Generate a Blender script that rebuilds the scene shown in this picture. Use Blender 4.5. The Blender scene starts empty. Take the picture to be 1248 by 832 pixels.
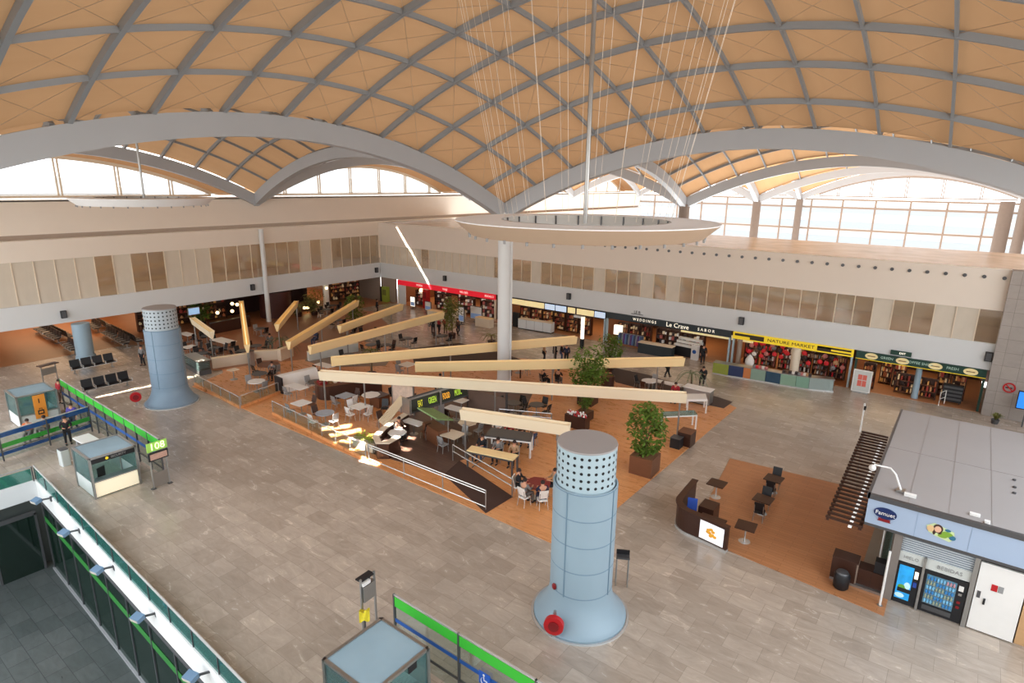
import bpy, math, random
from math import sin, cos, pi, radians, hypot, atan2
from mathutils import Vector, Matrix
random.seed(7)
S = bpy.context.scene
COL = S.collection
# ------------------------------------------------------------------ camera model (1248 x 832)
F = 735.981; YAW, PIT, ROL = [radians(a) for a in (-37.19306536, 14.77091376, 0.76318359)]
H = 15.0
_d = Vector((cos(PIT)*sin(YAW), cos(PIT)*cos(YAW), -sin(PIT)))
_r = Vector((cos(YAW), -sin(YAW), 0)); _u = _r.cross(_d)
CR = cos(ROL)*_r + sin(ROL)*_u; CU = -sin(ROL)*_r + cos(ROL)*_u; CD = _d
EYE = Vector((0, 0, H))
def ray(x, y): return CR*((x-624)/F) - CU*((y-416)/F) + CD
def G(x, y, z=0.0):                      # survey point of the photograph -> point of the horizontal plane z
    r = ray(x, y); return EYE + r*((z-H)/r.z)
def onY(x, y, Y):
    r = ray(x, y); return EYE + r*(Y/r.y)
def onX(x, y, X):
    r = ray(x, y); return EYE + r*(X/r.x)
cam_data = bpy.data.cameras.new('camera'); cam = bpy.data.objects.new('camera', cam_data); COL.objects.link(cam)
cam_data.sensor_width = 36; cam_data.lens = 36*F/1248; cam_data.clip_end = 600
cam.matrix_world = Matrix(((CR.x, CU.x, -CD.x, 0), (CR.y, CU.y, -CD.y, 0), (CR.z, CU.z, -CD.z, H), (0, 0, 0, 1)))
S.camera = cam
# ------------------------------------------------------------------ materials
def lin(c):
    def f(v):
        v /= 255.0
        return v/12.92 if v <= 0.04045 else ((v+0.055)/1.055)**2.4
    return (f(c[0]), f(c[1]), f(c[2]), 1)
def nodes(name):
    m = bpy.data.materials.new(name); m.use_nodes = True
    nt = m.node_tree; nt.nodes.clear()
    out = nt.nodes.new('ShaderNodeOutputMaterial')
    return m, nt, out
def mat(name, rgb, rough=0.5, metal=0.0, var=0.08, scale=3.0, emit=0.0, bump=0.0, spec=0.4, stretch=None):
    m, nt, out = nodes(name)
    b = nt.nodes.new('ShaderNodeBsdfPrincipled'); nt.links.new(b.outputs[0], out.inputs[0])
    tc = nt.nodes.new('ShaderNodeTexCoord'); src = tc.outputs['Object']
    if stretch:
        mp = nt.nodes.new('ShaderNodeMapping'); mp.inputs['Scale'].default_value = stretch
        nt.links.new(src, mp.inputs[0]); src = mp.outputs[0]
    n = nt.nodes.new('ShaderNodeTexNoise'); n.inputs['Scale'].default_value = scale; n.inputs['Detail'].default_value = 4
    nt.links.new(src, n.inputs[0])
    mx = nt.nodes.new('ShaderNodeMix'); mx.data_type = 'RGBA'
    c = lin(rgb); mx.inputs['A'].default_value = tuple(max(0, v*(1-var)) for v in c[:3])+(1,)
    mx.inputs['B'].default_value = tuple(min(1, v*(1+var)) for v in c[:3])+(1,)
    nt.links.new(n.outputs[0], mx.inputs['Factor'])
    nt.links.new(mx.outputs['Result'], b.inputs['Base Color'])
    b.inputs['Roughness'].default_value = rough; b.inputs['Metallic'].default_value = metal
    b.inputs['Specular IOR Level'].default_value = spec
    if emit:
        nt.links.new(mx.outputs['Result'], b.inputs['Emission Color']); b.inputs['Emission Strength'].default_value = emit
    if bump:
        bp = nt.nodes.new('ShaderNodeBump'); bp.inputs['Strength'].default_value = bump; bp.inputs['Distance'].default_value = 0.05
        nt.links.new(n.outputs[0], bp.inputs['Height']); nt.links.new(bp.outputs[0], b.inputs['Normal'])
    return m
def glass(name, rgb, gloss=0.12, haze=0.0, hrgb=None):
    m, nt, out = nodes(name)
    t = nt.nodes.new('ShaderNodeBsdfTransparent'); t.inputs[0].default_value = lin(rgb)
    g = nt.nodes.new('ShaderNodeBsdfGlossy'); g.inputs['Roughness'].default_value = 0.06; g.inputs[0].default_value = (.9, .95, .95, 1)
    lw = nt.nodes.new('ShaderNodeLayerWeight'); lw.inputs[0].default_value = 0.25
    mr = nt.nodes.new('ShaderNodeMapRange'); mr.inputs['To Min'].default_value = gloss*0.5; mr.inputs['To Max'].default_value = min(1, gloss*4)
    nt.links.new(lw.outputs['Fresnel'], mr.inputs[0])
    x = nt.nodes.new('ShaderNodeMixShader'); nt.links.new(mr.outputs[0], x.inputs[0])
    nt.links.new(t.outputs[0], x.inputs[1]); nt.links.new(g.outputs[0], x.inputs[2])
    last = x
    if haze:
        n = nt.nodes.new('ShaderNodeTexNoise'); n.inputs['Scale'].default_value = 1.5
        d = nt.nodes.new('ShaderNodeBsdfDiffuse'); d.inputs[0].default_value = lin(hrgb or rgb)
        ml = nt.nodes.new('ShaderNodeMapRange'); ml.inputs['To Min'].default_value = haze*.85; ml.inputs['To Max'].default_value = min(1, haze*1.15)
        nt.links.new(n.outputs[0], ml.inputs[0])
        y = nt.nodes.new('ShaderNodeMixShader'); nt.links.new(ml.outputs[0], y.inputs[0])
        nt.links.new(x.outputs[0], y.inputs[1]); nt.links.new(d.outputs[0], y.inputs[2]); last = y
    nt.links.new(last.outputs[0], out.inputs[0])
    return m
def tiles(name, c1, c2, mortar, w, h, rough=0.3, msize=0.012, offset=0.5, vein=None, rot=0.0, rough2=None, spec=0.5, big=0.25):
    m, nt, out = nodes(name); L = nt.links.new
    b = nt.nodes.new('ShaderNodeBsdfPrincipled'); L(b.outputs[0], out.inputs[0])
    geo = nt.nodes.new('ShaderNodeNewGeometry')
    mp = nt.nodes.new('ShaderNodeMapping'); mp.inputs['Rotation'].default_value = rot if isinstance(rot, tuple) else (0, 0, rot)
    L(geo.outputs['Position'], mp.inputs[0])
    br = nt.nodes.new('ShaderNodeTexBrick'); br.offset = offset
    br.inputs['Color1'].default_value = lin(c1); br.inputs['Color2'].default_value = lin(c2); br.inputs['Mortar'].default_value = lin(mortar)
    br.inputs['Scale'].default_value = 1; br.inputs['Mortar Size'].default_value = msize; br.inputs['Mortar Smooth'].default_value = .2
    br.inputs['Bias'].default_value = 0; br.inputs['Brick Width'].default_value = w; br.inputs['Row Height'].default_value = h
    L(mp.outputs[0], br.inputs[0])
    n1 = nt.nodes.new('ShaderNodeTexNoise'); n1.inputs['Scale'].default_value = 0.12; n1.inputs['Detail'].default_value = 2
    L(geo.outputs['Position'], n1.inputs[0])
    n2 = nt.nodes.new('ShaderNodeTexNoise'); n2.inputs['Scale'].default_value = 1.6; n2.inputs['Detail'].default_value = 6; n2.inputs['Roughness'].default_value = .7; n2.inputs['Distortion'].default_value = 1.2
    mp2 = nt.nodes.new('ShaderNodeMapping'); mp2.inputs['Scale'].default_value = (.55, 1.6, 1); L(geo.outputs['Position'], mp2.inputs[0]); L(mp2.outputs[0], n2.inputs[0])
    cur = br.outputs[0]
    for nn, lo, hi in ((n1, 1-big, 1+big), (n2, .78, 1.22) if vein else (n2, .9, 1.1)):
        mr = nt.nodes.new('ShaderNodeMapRange'); mr.inputs['From Min'].default_value = .25; mr.inputs['From Max'].default_value = .75
        mr.inputs['To Min'].default_value = lo; mr.inputs['To Max'].default_value = hi
        L(nn.outputs[0], mr.inputs[0])
        mu = nt.nodes.new('ShaderNodeVectorMath'); mu.operation = 'SCALE'; L(cur, mu.inputs[0]); L(mr.outputs[0], mu.inputs['Scale']); cur = mu.outputs[0]
    L(cur, b.inputs['Base Color'])
    rr = nt.nodes.new('ShaderNodeMapRange'); rr.inputs['To Min'].default_value = rough*.75; rr.inputs['To Max'].default_value = (rough2 or rough*1.3)
    L(n2.outputs[0], rr.inputs[0]); L(rr.outputs[0], b.inputs['Roughness'])
    b.inputs['Specular IOR Level'].default_value = spec
    return m
# ------------------------------------------------------------------ mesh collector
KIDS = {}
class MB:
    def __init__(self): self.v = []; self.f = []
    def add(self, vs, fs):
        o = len(self.v); self.v += [tuple(v) for v in vs]; self.f += [tuple(o+i for i in f) for f in fs]; return self
    def box(self, x0, y0, z0, x1, y1, z1):
        if x0 > x1: x0, x1 = x1, x0
        if y0 > y1: y0, y1 = y1, y0
        if z0 > z1: z0, z1 = z1, z0
        return self.add([(x0,y0,z0),(x1,y0,z0),(x1,y1,z0),(x0,y1,z0),(x0,y0,z1),(x1,y0,z1),(x1,y1,z1),(x0,y1,z1)],
            [(3,2,1,0),(4,5,6,7),(0,1,5,4),(1,2,6,5),(2,3,7,6),(3,0,4,7)])
    def obox(self, c, s, rz=0, tilt=0):        # centre, size, spin about z, tilt about local x
        m = Matrix.Translation(Vector(c)) @ Matrix.Rotation(rz, 4, 'Z') @ Matrix.Rotation(tilt, 4, 'X')
        x, y, z = s[0]/2, s[1]/2, s[2]/2
        vs = [m @ Vector(p) for p in [(-x,-y,-z),(x,-y,-z),(x,y,-z),(-x,y,-z),(-x,-y,z),(x,-y,z),(x,y,z),(-x,y,z)]]
        return self.add(vs, [(3,2,1,0),(4,5,6,7),(0,1,5,4),(1,2,6,5),(2,3,7,6),(3,0,4,7)])
    def rbox(self, c, s, r, rz=0, n=3):         # box with rounded vertical edges
        x, y = s[0]/2, s[1]/2; pts = []
        for cx, cy, a0 in ((x-r, y-r, 0), (-x+r, y-r, pi/2), (-x+r, -y+r, pi), (x-r, -y+r, 3*pi/2)):
            for k in range(n+1):
                a = a0 + k*pi/2/n; px, py = cx+r*cos(a), cy+r*sin(a)
                pts.append((c[0]+px*cos(rz)-py*sin(rz), c[1]+px*sin(rz)+py*cos(rz)))
        return self.prism(pts, c[2]-s[2]/2, c[2]+s[2]/2)
    def prism(self, pts, z0, z1):
        n = len(pts)
        return self.add([(p[0], p[1], z0) for p in pts]+[(p[0], p[1], z1) for p in pts],
            [tuple(range(n-1, -1, -1)), tuple(range(n, 2*n))]+[(i, (i+1) % n, n+(i+1) % n, n+i) for i in range(n)])
    def quad(self, a, b, c, d): return self.add([a, b, c, d], [(0, 1, 2, 3)])
    def bar(self, p, q, w, h, up=(0, 0, 1)):
        p, q = Vector(p), Vector(q); d = (q-p).normalized(); up = Vector(up)
        if abs(d.dot(up)) > .98: up = Vector((1, 0, 0))
        s = d.cross(up).normalized(); u = s.cross(d).normalized()
        vs = []
        for e in (p, q):
            for a, b in ((-1,-1),(1,-1),(1,1),(-1,1)): vs.append(e+s*(a*w/2)+u*(b*h/2))
        return self.add(vs, [(0,1,2,3),(7,6,5,4),(0,4,5,1),(1,5,6,2),(2,6,7,3),(3,7,4,0)])
    def tube(self, p, q, r, n=8, r2=None, cap=True):
        return self.path([p, q], [r, r if r2 is None else r2], n, cap)
    def path(self, pts, r, n=8, cap=True):
        pts = [Vector(p) for p in pts]; k = len(pts)
        rs = r if isinstance(r, (list, tuple)) else [r]*k
        vs = []; up = Vector((0, 0, 1))
        for i, p in enumerate(pts):
            d = (pts[min(i+1, k-1)]-pts[max(i-1, 0)]).normalized()
            if abs(d.dot(up)) > .95: s = d.cross(Vector((1, 0, 0))).normalized()
            else: s = d.cross(up).normalized()
            u = s.cross(d)
            for j in range(n):
                a = 2*pi*j/n; vs.append(p+s*(cos(a)*rs[i])+u*(sin(a)*rs[i]))
        fs = []
        for i in range(k-1):
            for j in range(n):
                fs.append((i*n+j, (i+1)*n+j, (i+1)*n+(j+1) % n, i*n+(j+1) % n))
        if cap: fs += [tuple(range(n)), tuple(range((k-1)*n+n-1, (k-1)*n-1, -1))]
        return self.add(vs, fs)
    def lathe(self, prof, c=(0, 0, 0), n=32, cap=True):
        vs = []; k = len(prof)
        for r, z in prof:
            for j in range(n):
                a = 2*pi*j/n; vs.append((c[0]+r*cos(a), c[1]+r*sin(a), c[2]+z))
        fs = [(i*n+j, i*n+(j+1) % n, (i+1)*n+(j+1) % n, (i+1)*n+j) for i in range(k-1) for j in range(n)]
        if cap: fs += [tuple(range(n-1, -1, -1)), tuple(range((k-1)*n, k*n))]
        return self.add(vs, fs)
    def ball(self, c, r, n=10, m=7):
        if not isinstance(r, (tuple, list)): r = (r, r, r)
        vs = [(c[0], c[1], c[2]-r[2])]
        for i in range(1, m):
            t = -pi/2+pi*i/m
            for j in range(n):
                a = 2*pi*j/n; vs.append((c[0]+r[0]*cos(t)*cos(a), c[1]+r[1]*cos(t)*sin(a), c[2]+r[2]*sin(t)))
        vs.append((c[0], c[1], c[2]+r[2])); fs = []
        for j in range(n):
            fs.append((0, 1+(j+1) % n, 1+j)); b = 1+(m-2)*n
            fs.append((b+j, b+(j+1) % n, len(vs)-1))
        for i in range(m-2):
            for j in range(n):
                a = 1+i*n; fs.append((a+j, a+(j+1) % n, a+n+(j+1) % n, a+n+j))
        return self.add(vs, fs)
    def build(self, name, m, parent=None, smooth=False, world=False, bevel=0, **props):
        vs = self.v
        if world and parent is not None:
            inv = parent.matrix_basis.inverted(); vs = [inv @ Vector(v) for v in vs]
        me = bpy.data.meshes.new(name); me.from_pydata([tuple(v) for v in vs], [], self.f); me.update()
        if smooth:
            me.polygons.foreach_set('use_smooth', [True]*len(me.polygons))
            if hasattr(me, 'set_sharp_from_angle'): me.set_sharp_from_angle(angle=radians(40))
        me.materials.append(m)
        o = bpy.data.objects.new(name, me); COL.objects.link(o)
        if parent is not None: adopt(o, parent)
        if bevel:
            bv = o.modifiers.new('soft', 'BEVEL'); bv.width = bevel; bv.segments = 2; bv.limit_method = 'ANGLE'
        for k, v in props.items(): o[k] = v
        return o
def adopt(o, parent):
    o.parent = parent; KIDS.setdefault(parent.name, []).append(o)
def tag(o, label, cat, group=None, kind=None):
    o['label'] = label; o['category'] = cat
    if group: o['group'] = group
    if kind: o['kind'] = kind
    return o
def thing(name, label, cat, loc=(0, 0, 0), rz=0.0, group=None):
    o = bpy.data.objects.new(name, None); COL.objects.link(o); o.empty_display_size = .2
    o.location = loc; o.rotation_euler = (0, 0, rz)
    o.matrix_basis = Matrix.Translation(Vector(loc)) @ Matrix.Rotation(rz, 4, 'Z')
    return tag(o, label, cat, group)
def dup(root, loc, rz, label=None, group=None, swap=None, scale=None):   # a copy of a thing with its parts and their parts
    r = root.copy(); COL.objects.link(r); r.location = loc; r.rotation_euler = (0, 0, rz)
    if scale: r.scale = scale
    if label: r['label'] = label
    if group: r['group'] = group
    for ch in KIDS.get(root.name, []):
        c = ch.copy(); COL.objects.link(c); adopt(c, r)
        for g in KIDS.get(ch.name, []):
            d = g.copy(); COL.objects.link(d); adopt(d, c)
            recolor(d, swap)
        recolor(c, swap)
    recolor(r, swap)
    return r
def recolor(o, swap):
    if swap and o.type == 'MESH' and len(o.material_slots):
        m = o.material_slots[0].material
        if m and m.name in swap:
            o.material_slots[0].link = 'OBJECT'; o.material_slots[0].material = swap[m.name]
def struct(name, mb, m, smooth=False, parent=None, **k):
    o = mb.build(name, m, parent, smooth, **k)
    if parent is None: o['kind'] = 'structure'
    return o
def text(name, body, size, m, parent=None, loc=(0, 0, 0), ux=(1, 0, 0), uy=(0, 0, 1), ext=0.01, align='CENTER', squash=1.0, world=False):
    # lettering turned into a mesh: ux = reading direction, uy = up of the letters
    cu = bpy.data.curves.new(name, 'FONT'); cu.body = body; cu.size = size; cu.extrude = ext; cu.align_x = align; cu.align_y = 'CENTER'; cu.resolution_u = 2
    t = bpy.data.objects.new(name, cu); COL.objects.link(t)
    bpy.context.view_layer.update()
    me = bpy.data.meshes.new_from_object(t.evaluated_get(bpy.context.evaluated_depsgraph_get()))
    COL.objects.unlink(t); bpy.data.objects.remove(t); bpy.data.curves.remove(cu)
    ux = Vector(ux).normalized(); uy = Vector(uy).normalized(); uz = ux.cross(uy)
    Mx = Matrix(((ux.x*squash, uy.x, uz.x, loc[0]), (ux.y*squash, uy.y, uz.y, loc[1]), (ux.z*squash, uy.z, uz.z, loc[2]), (0, 0, 0, 1)))
    if world and parent is not None: Mx = parent.matrix_basis.inverted() @ Mx
    me.transform(Mx); me.materials.clear(); me.materials.append(m); me.name = name
    o = bpy.data.objects.new(name, me); COL.objects.link(o)
    if parent is not None: adopt(o, parent)
    return o
# ------------------------------------------------------------------ palette
M = {}
M['tile'] = tiles('marble floor tiles', (185,170,155), (164,150,136), (148,136,124), 1.15, .78, rough=.25, vein=1, big=.14, spec=1.0, msize=.009)
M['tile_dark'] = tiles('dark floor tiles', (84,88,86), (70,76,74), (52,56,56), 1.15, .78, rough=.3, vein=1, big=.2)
M['wood_floor'] = tiles('orange parquet', (224,158,102), (216,148,92), (188,124,76), 1.4, .2, rough=.28, msize=.006, rot=0, big=.08)
M['wood_floor_dull'] = tiles('tan parquet', (186,128,86), (178,120,78), (150,98,62), 1.4, .2, rough=.33, msize=.008, rot=0, big=.07)
M['ramp'] = mat('dark brown carpet', (74,54,48), .75, var=.14, scale=9)
M['mat'] = mat('dark entrance mat', (84,70,64), .9, var=.1, scale=20)
M['white_wall'] = mat('white plaster', (230,218,204), .6, var=.03, scale=.6)
M['grey_white'] = mat('cool white cladding', (214,216,216), .5, var=.03, scale=.5)
M['steel_blue'] = mat('painted blue steel', (146,167,180), .42, var=.04, scale=1.2)
M['steel_blue_hi'] = mat('painted pale blue steel', (172,192,200), .45, var=.04, scale=1.2)
M['arch'] = mat('painted grey steel arch', (176,179,183), .5, var=.05, scale=.5)
M['rib'] = mat('painted grey steel rib', (146,150,154), .5, var=.05, scale=.6)
M['cable'] = mat('thin steel cable', (176,150,124), .4, var=.04)
M['cable_light'] = mat('bright steel cable', (226,214,198), .35, var=.04)
M['steel'] = mat('brushed steel', (168,168,166), .32, .85, var=.06, scale=6)
M['steel_dark'] = mat('dark grey steel', (92,92,94), .4, .5, var=.08, scale=5)
M['chrome'] = mat('polished steel', (212,212,210), .25, .55, var=.03)
M['black'] = mat('black plastic', (30,30,33), .45, var=.1, scale=6)
M['dark_brown'] = mat('dark walnut', (64,38,28), .38, var=.2, scale=3, stretch=(1, 1, 7))
M['brown'] = mat('mid brown wood', (112,70,46), .45, var=.2, scale=3, stretch=(1, 1, 7))
M['soil'] = mat('potting soil', (120,84,54), .95, var=.3, scale=16, bump=.4)
M['beam_wood'] = mat('pale yellow timber', (252,222,166), .55, var=.05, scale=1.4, stretch=(.3, .3, 5))
M['beam_white'] = mat('pale timber daylit tint', (242,226,196), .55, var=.04, scale=1.4, stretch=(.3, .3, 5))  # whiter copy of the trough timber, daylight put into the colour
M['cream'] = mat('cream laminate', (224,208,186), .5, var=.05, scale=2)
M['white'] = mat('white laminate', (236,234,230), .4, var=.03, scale=3)
M['grey'] = mat('mid grey laminate', (150,150,150), .5, var=.05, scale=3)
M['red'] = mat('red lacquer', (186,30,36), .35, var=.12, scale=4)
M['sign_red'] = mat('lit red sign', (214,32,48), .5, var=.06, emit=.55)
M['green_band'] = mat('green printed film', (58,178,52), .5, var=.05, scale=2, emit=.03)
M['blue_band'] = mat('blue printed film', (34,86,160), .5, var=.06, scale=2, emit=.02)
M['blue'] = mat('royal blue fabric', (40,74,160), .7, var=.1)
M['orange'] = mat('orange board', (222,140,50), .5, var=.06)
M['yellow'] = mat('yellow cloth', (226,208,50), .8, var=.2, scale=12)
M['yellow_sign'] = mat('yellow sign enamel', (232,200,44), .45, var=.05, emit=.35)
M['green_dark'] = mat('dark green enamel', (34,66,56), .4, var=.1)
M['lit_white'] = mat('lit white panel', (255,244,224), .5, var=.02, emit=1.1)
M['lit_warm'] = mat('warm lamp glow', (255,222,160), .5, var=.02, emit=4.5)
M['leaf'] = mat('green leaves', (92,118,40), .6, var=.35, scale=3)
M['leaf_olive'] = mat('olive leaves', (112,112,52), .6, var=.35, scale=3)
M['leaf_grey'] = mat('grey green fronds', (112,124,92), .6, var=.25, scale=3)
M['bark'] = mat('grey bark', (110,88,66), .85, var=.25, scale=12)
M['tan_wall'] = mat('tan stone wall', (150,132,118), .6, var=.06)
M['roof_grey'] = mat('grey sheet roof', (160,155,153), .55, var=.04, scale=.6)
M['fascia_blue'] = mat('pale blue cladding', (166,184,208), .45, var=.03, scale=.8)
M['glass'] = glass('clear glass', (240,247,246), .08)
M['glass_teal'] = glass('teal edge glass', (132,196,186), .2, .12, (90,180,170))
M['glass_booth'] = glass('booth glass', (204,228,228), .14, .08, (170,206,210))
M['glass_roof'] = glass('frosted roof glass', (190,215,222), .12, .62, (172,196,208))
M['glass_frost'] = glass('frosted glazing', (226,220,208), .1, .7, (232,222,206))
M['glass_amber'] = glass('amber glazing', (240,233,224), .2, .16, (196,178,156))
M['glass_green'] = glass('green tinted glazing', (96,128,112), .18, .15, (50,80,66))
M['outside_glass'] = glass('facade glass', (206,209,212), .05)
def membrane():
    m, nt, out = nodes('stretched roof membrane'); L = nt.links.new
    geo = nt.nodes.new('ShaderNodeNewGeometry')
    w = nt.nodes.new('ShaderNodeTexNoise'); w.inputs['Scale'].default_value = .5; w.inputs['Detail'].default_value = 5
    mp = nt.nodes.new('ShaderNodeMapping'); mp.inputs['Scale'].default_value = (3, .6, .4); L(geo.outputs['Position'], mp.inputs[0]); L(mp.outputs[0], w.inputs[0])
    mx = nt.nodes.new('ShaderNodeMix'); mx.data_type = 'RGBA'; mx.inputs['A'].default_value = lin((188,147,107)); mx.inputs['B'].default_value = lin((198,157,117))
    L(w.outputs[0], mx.inputs['Factor'])
    d = nt.nodes.new('ShaderNodeBsdfDiffuse'); t = nt.nodes.new('ShaderNodeBsdfTranslucent')
    L(mx.outputs['Result'], d.inputs[0]); L(mx.outputs['Result'], t.inputs[0])
    x = nt.nodes.new('ShaderNodeMixShader'); x.inputs[0].default_value = .095; L(d.outputs[0], x.inputs[1]); L(t.outputs[0], x.inputs[2]); L(x.outputs[0], out.inputs[0])
    return m
M['membrane'] = membrane()
# ------------------------------------------------------------------ floors
VX, VY = -35.6, 7.51                 # corner of the open void down to the lower floor
LOW = -4.6
def slab(name, x0, y0, x1, y1, z, m, t=.25):
    return struct(name, MB().box(x0, y0, z-t, x1, y1, z), m)
def edge(x): return 7.04-.0345*(x+22)      # the void edge runs a little out of square
EA = atan2(edge(12)-edge(VX), 12-VX)
struct('floor', MB().prism([(VX, edge(VX)), (30, edge(30)), (30, 58), (-110, 58), (-110, edge(VX))], -.25, 0), M['tile'])
slab('floor', -110, -14, VX, VY, 0, M['tile'])
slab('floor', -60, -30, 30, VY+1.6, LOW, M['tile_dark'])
struct('trim_1', MB().bar((VX, edge(VX)-.03, -.22), (12, edge(12)-.03, -.22), .06, 1.0), M['white'])          # white slab edge of the void
struct('trim_2', MB().box(VX-.03, -14, -.72, VX+.02, VY+.03, .26), M['grey_white'])
struct('floor', MB().prism([(-98, -14), (-61, -14), (-61, 21), (-58, 25), (-58, 51), (-98, 51)], -.02, .012), mat('rust brown hall floor', (176,116,74), .35, var=.12, scale=.6, spec=.6))
# raised timber decks: low platforms let into the hall floor
FX0, FX1, FY0, FY1 = -45.0, -11.6, 19.35, 43.0
deckp = [(-11.6, 19.35), (-11.4, 41.0), (-14.5, 42.6), (-27, 42.6), (-38, 37.5), (-52, 34.5), (-54.5, 29), (-52, 25.2), (-46, 22.6), (-44.6, 19.5)]
struct('floor', MB().prism(deckp, -.02, .03), M['wood_floor'])
struct('floor', MB().prism([(-7.95, 23.75), (-.45, 23.05), (-.45, 33.4), (-9.1, 32.6)], -.02, .03), M['wood_floor_dull'])
# grey paving among the cafe, dark mats
def pixpoly(pts, z=0): return [tuple(G(x, y, z)[:2]) for x, y in pts]
struct('floor', MB().prism(pixpoly([(742,447),(790,457),(893,490),(882,498),(840,489),(750,466)]), 0.031, .037), M['mat'])
struct('floor', MB().prism(pixpoly([(500,425),(560,418),(604,428),(640,440),(560,446),(505,444)]), 0.031, .036), M['mat'])
# ------------------------------------------------------------------ roof
X0, X1, Y0 = -27.41, 6.9, 34.93
XS = [-60.0, X0, X1]; YS = [-.6, Y0, 68.6, 97.0, 124.0]
ZS, RISE = 13.4, 4.5
def par(t0, t1, t):
    u = (2*t-t0-t1)/(t1-t0); return RISE*(1-u*u)
def arch(axis, a, t0, t1, w=.62, m=None):
    mb = MB(); n = 36; vs = []; fs = []
    for i in range(n+1):
        t = t0+(t1-t0)*i/n; zt = ZS+par(t0, t1, t); u = abs(2*i/n-1)
        zb = zt-1.0-.12*u
        for s, z in ((-w/2, zb), (w/2, zb), (w/2*1.0, zt), (-w/2, zt)):
            vs.append((t, a+s, z) if axis == 'x' else (a+s, t, z))
        if i:
            o = 4*(i-1)
            for k in range(4): fs.append((o+k, o+(k+1) % 4, o+4+(k+1) % 4, o+4+k))
    mb.add(vs, fs); return mb
tn = [2]
def trim(mb, m, smooth=False):
    tn[0] += 1; return struct('trim_%d' % tn[0], mb, m, smooth)
for j, y in enumerate(YS):
    for i in range(2):
        if y < 0 and i == 1: continue
        trim(arch('x', y, XS[i], XS[i+1]), M['arch'], True)
for x in XS[:2]:
    for j in range(len(YS)-1):
        trim(arch('y', x, YS[j], YS[j+1]), M['arch'], True)
def bay(i, j, ribs_x, ribs_y, cables):
    xa, xb, ya, yb = XS[i], XS[i+1], YS[j], YS[j+1]
    z = lambda x, y: ZS+par(xa, xb, x)+par(ya, yb, y)
    n = 36; mb = MB(); vs = []; fs = []
    for p in range(n+1):
        for q in range(n+1):
            x = xa+(xb-xa)*p/n; y = ya+(yb-ya)*q/n; vs.append((x, y, z(x, y)+.16))
    for p in range(n):
        for q in range(n):
            a = p*(n+1)+q
            if i == 1 and j == 0 and hypot(vs[a][0]+9.8, vs[a][1]-17.4) < 3.2: continue      # unseen hole added so sky light brightens the hanging ring
            fs.append((a, a+1, a+n+2, a+n+1))
    mb.add(vs, fs); struct('ceiling', mb, M['membrane'], True)
    for x in ribs_x:
        m2 = MB(); pts = [(x, ya+(yb-ya)*k/28, z(x, ya+(yb-ya)*k/28)-.05) for k in range(29)]
        for p, q in zip(pts, pts[1:]): m2.bar(p, q, .11, .2)
        trim(m2, M['rib'])
    for y in ribs_y:
        m2 = MB(); pts = [(xa+(xb-xa)*k/28, y, z(xa+(xb-xa)*k/28, y)-.05) for k in range(29)]
        for p, q in zip(pts, pts[1:]): m2.bar(p, q, .17, .26)
        trim(m2, M['rib'])
    if cables:
        m2 = MB(); gx = [xa]+list(ribs_x)+[xb]; gy = sorted([ya]+list(ribs_y)+[yb])
        for a, b in zip(gx, gx[1:]):
            for c, d in zip(gy, gy[1:]):
                m2.tube((a, c, z(a, c)-.02), (b, d, z(b, d)-.02), .010, 4, cap=False)
                m2.tube((a, d, z(a, d)-.02), (b, c, z(b, c)-.02), .010, 4, cap=False)
        trim(m2, M['cable'])
for i in range(2):
    for j in range(4):
        xa, xb, ya, yb = XS[i], XS[i+1], YS[j], YS[j+1]
        rx = [xa+(xb-xa)*k/12 for k in range(1, 12)]
        ry = [34.93-2.4-2.97*k for k in range(12)] if (i == 1 and j == 0) else [ya+(yb-ya)*k/12 for k in range(1, 12)]
        if j >= 2: rx = rx[1::2]; ry = ry[1::2]
        bay(i, j, rx, [y for y in ry if ya+.5 < y < yb-.5], i == 1 and j == 0)
# ------------------------------------------------------------------ tall round columns under the arch springings
M['far_column'] = mat('column with backlit tone', (124,110,100), .6)  # backlit darkness of the far columns is put into the colour
pn = [0]
def pillar(x, y, r, z0=0, z1=12.9, m=None, pipe=False):
    pn[0] += 1; mb = MB().lathe([(r*1.12, z0), (r*1.12, z0+.25), (r, z0+.3), (r, z1)], (x, y, 0), 28)
    if pipe: mb.tube((x+r*.95, y+r*.6, z0), (x+r*.95, y+r*.6, z1), .09, 8)
    o = mb.build('pillar_%d' % pn[0], m or M['grey_white'], None, True); o['kind'] = 'structure'; return o
pillar(X0+.1, Y0, .47, pipe=True)
for x, y in ((XS[0]+.35, Y0), (X0, YS[2]), (X0, YS[3]), (X0, YS[4]), (XS[0]+.35, YS[2])): pillar(x, y, .24 if x < -50 else .6, z1=9.9 if x < -50 else 12.8, m=M['grey_white'] if y < 60 else M['far_column'])
for px, Y in ((1219, 97.0), (1241, 124.0)):
    p = onY(px, 290, Y); pillar(p.x, Y, .75, z1=13.5, m=M['far_column'])
c = G(113, 437); pillar(-58.9, 17.4, .66, 0, 3.05, M['steel_blue'])
c = G(388, 383); pillar(-61.2, 43.5, .36, 0, 3.05, M['white'])
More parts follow.
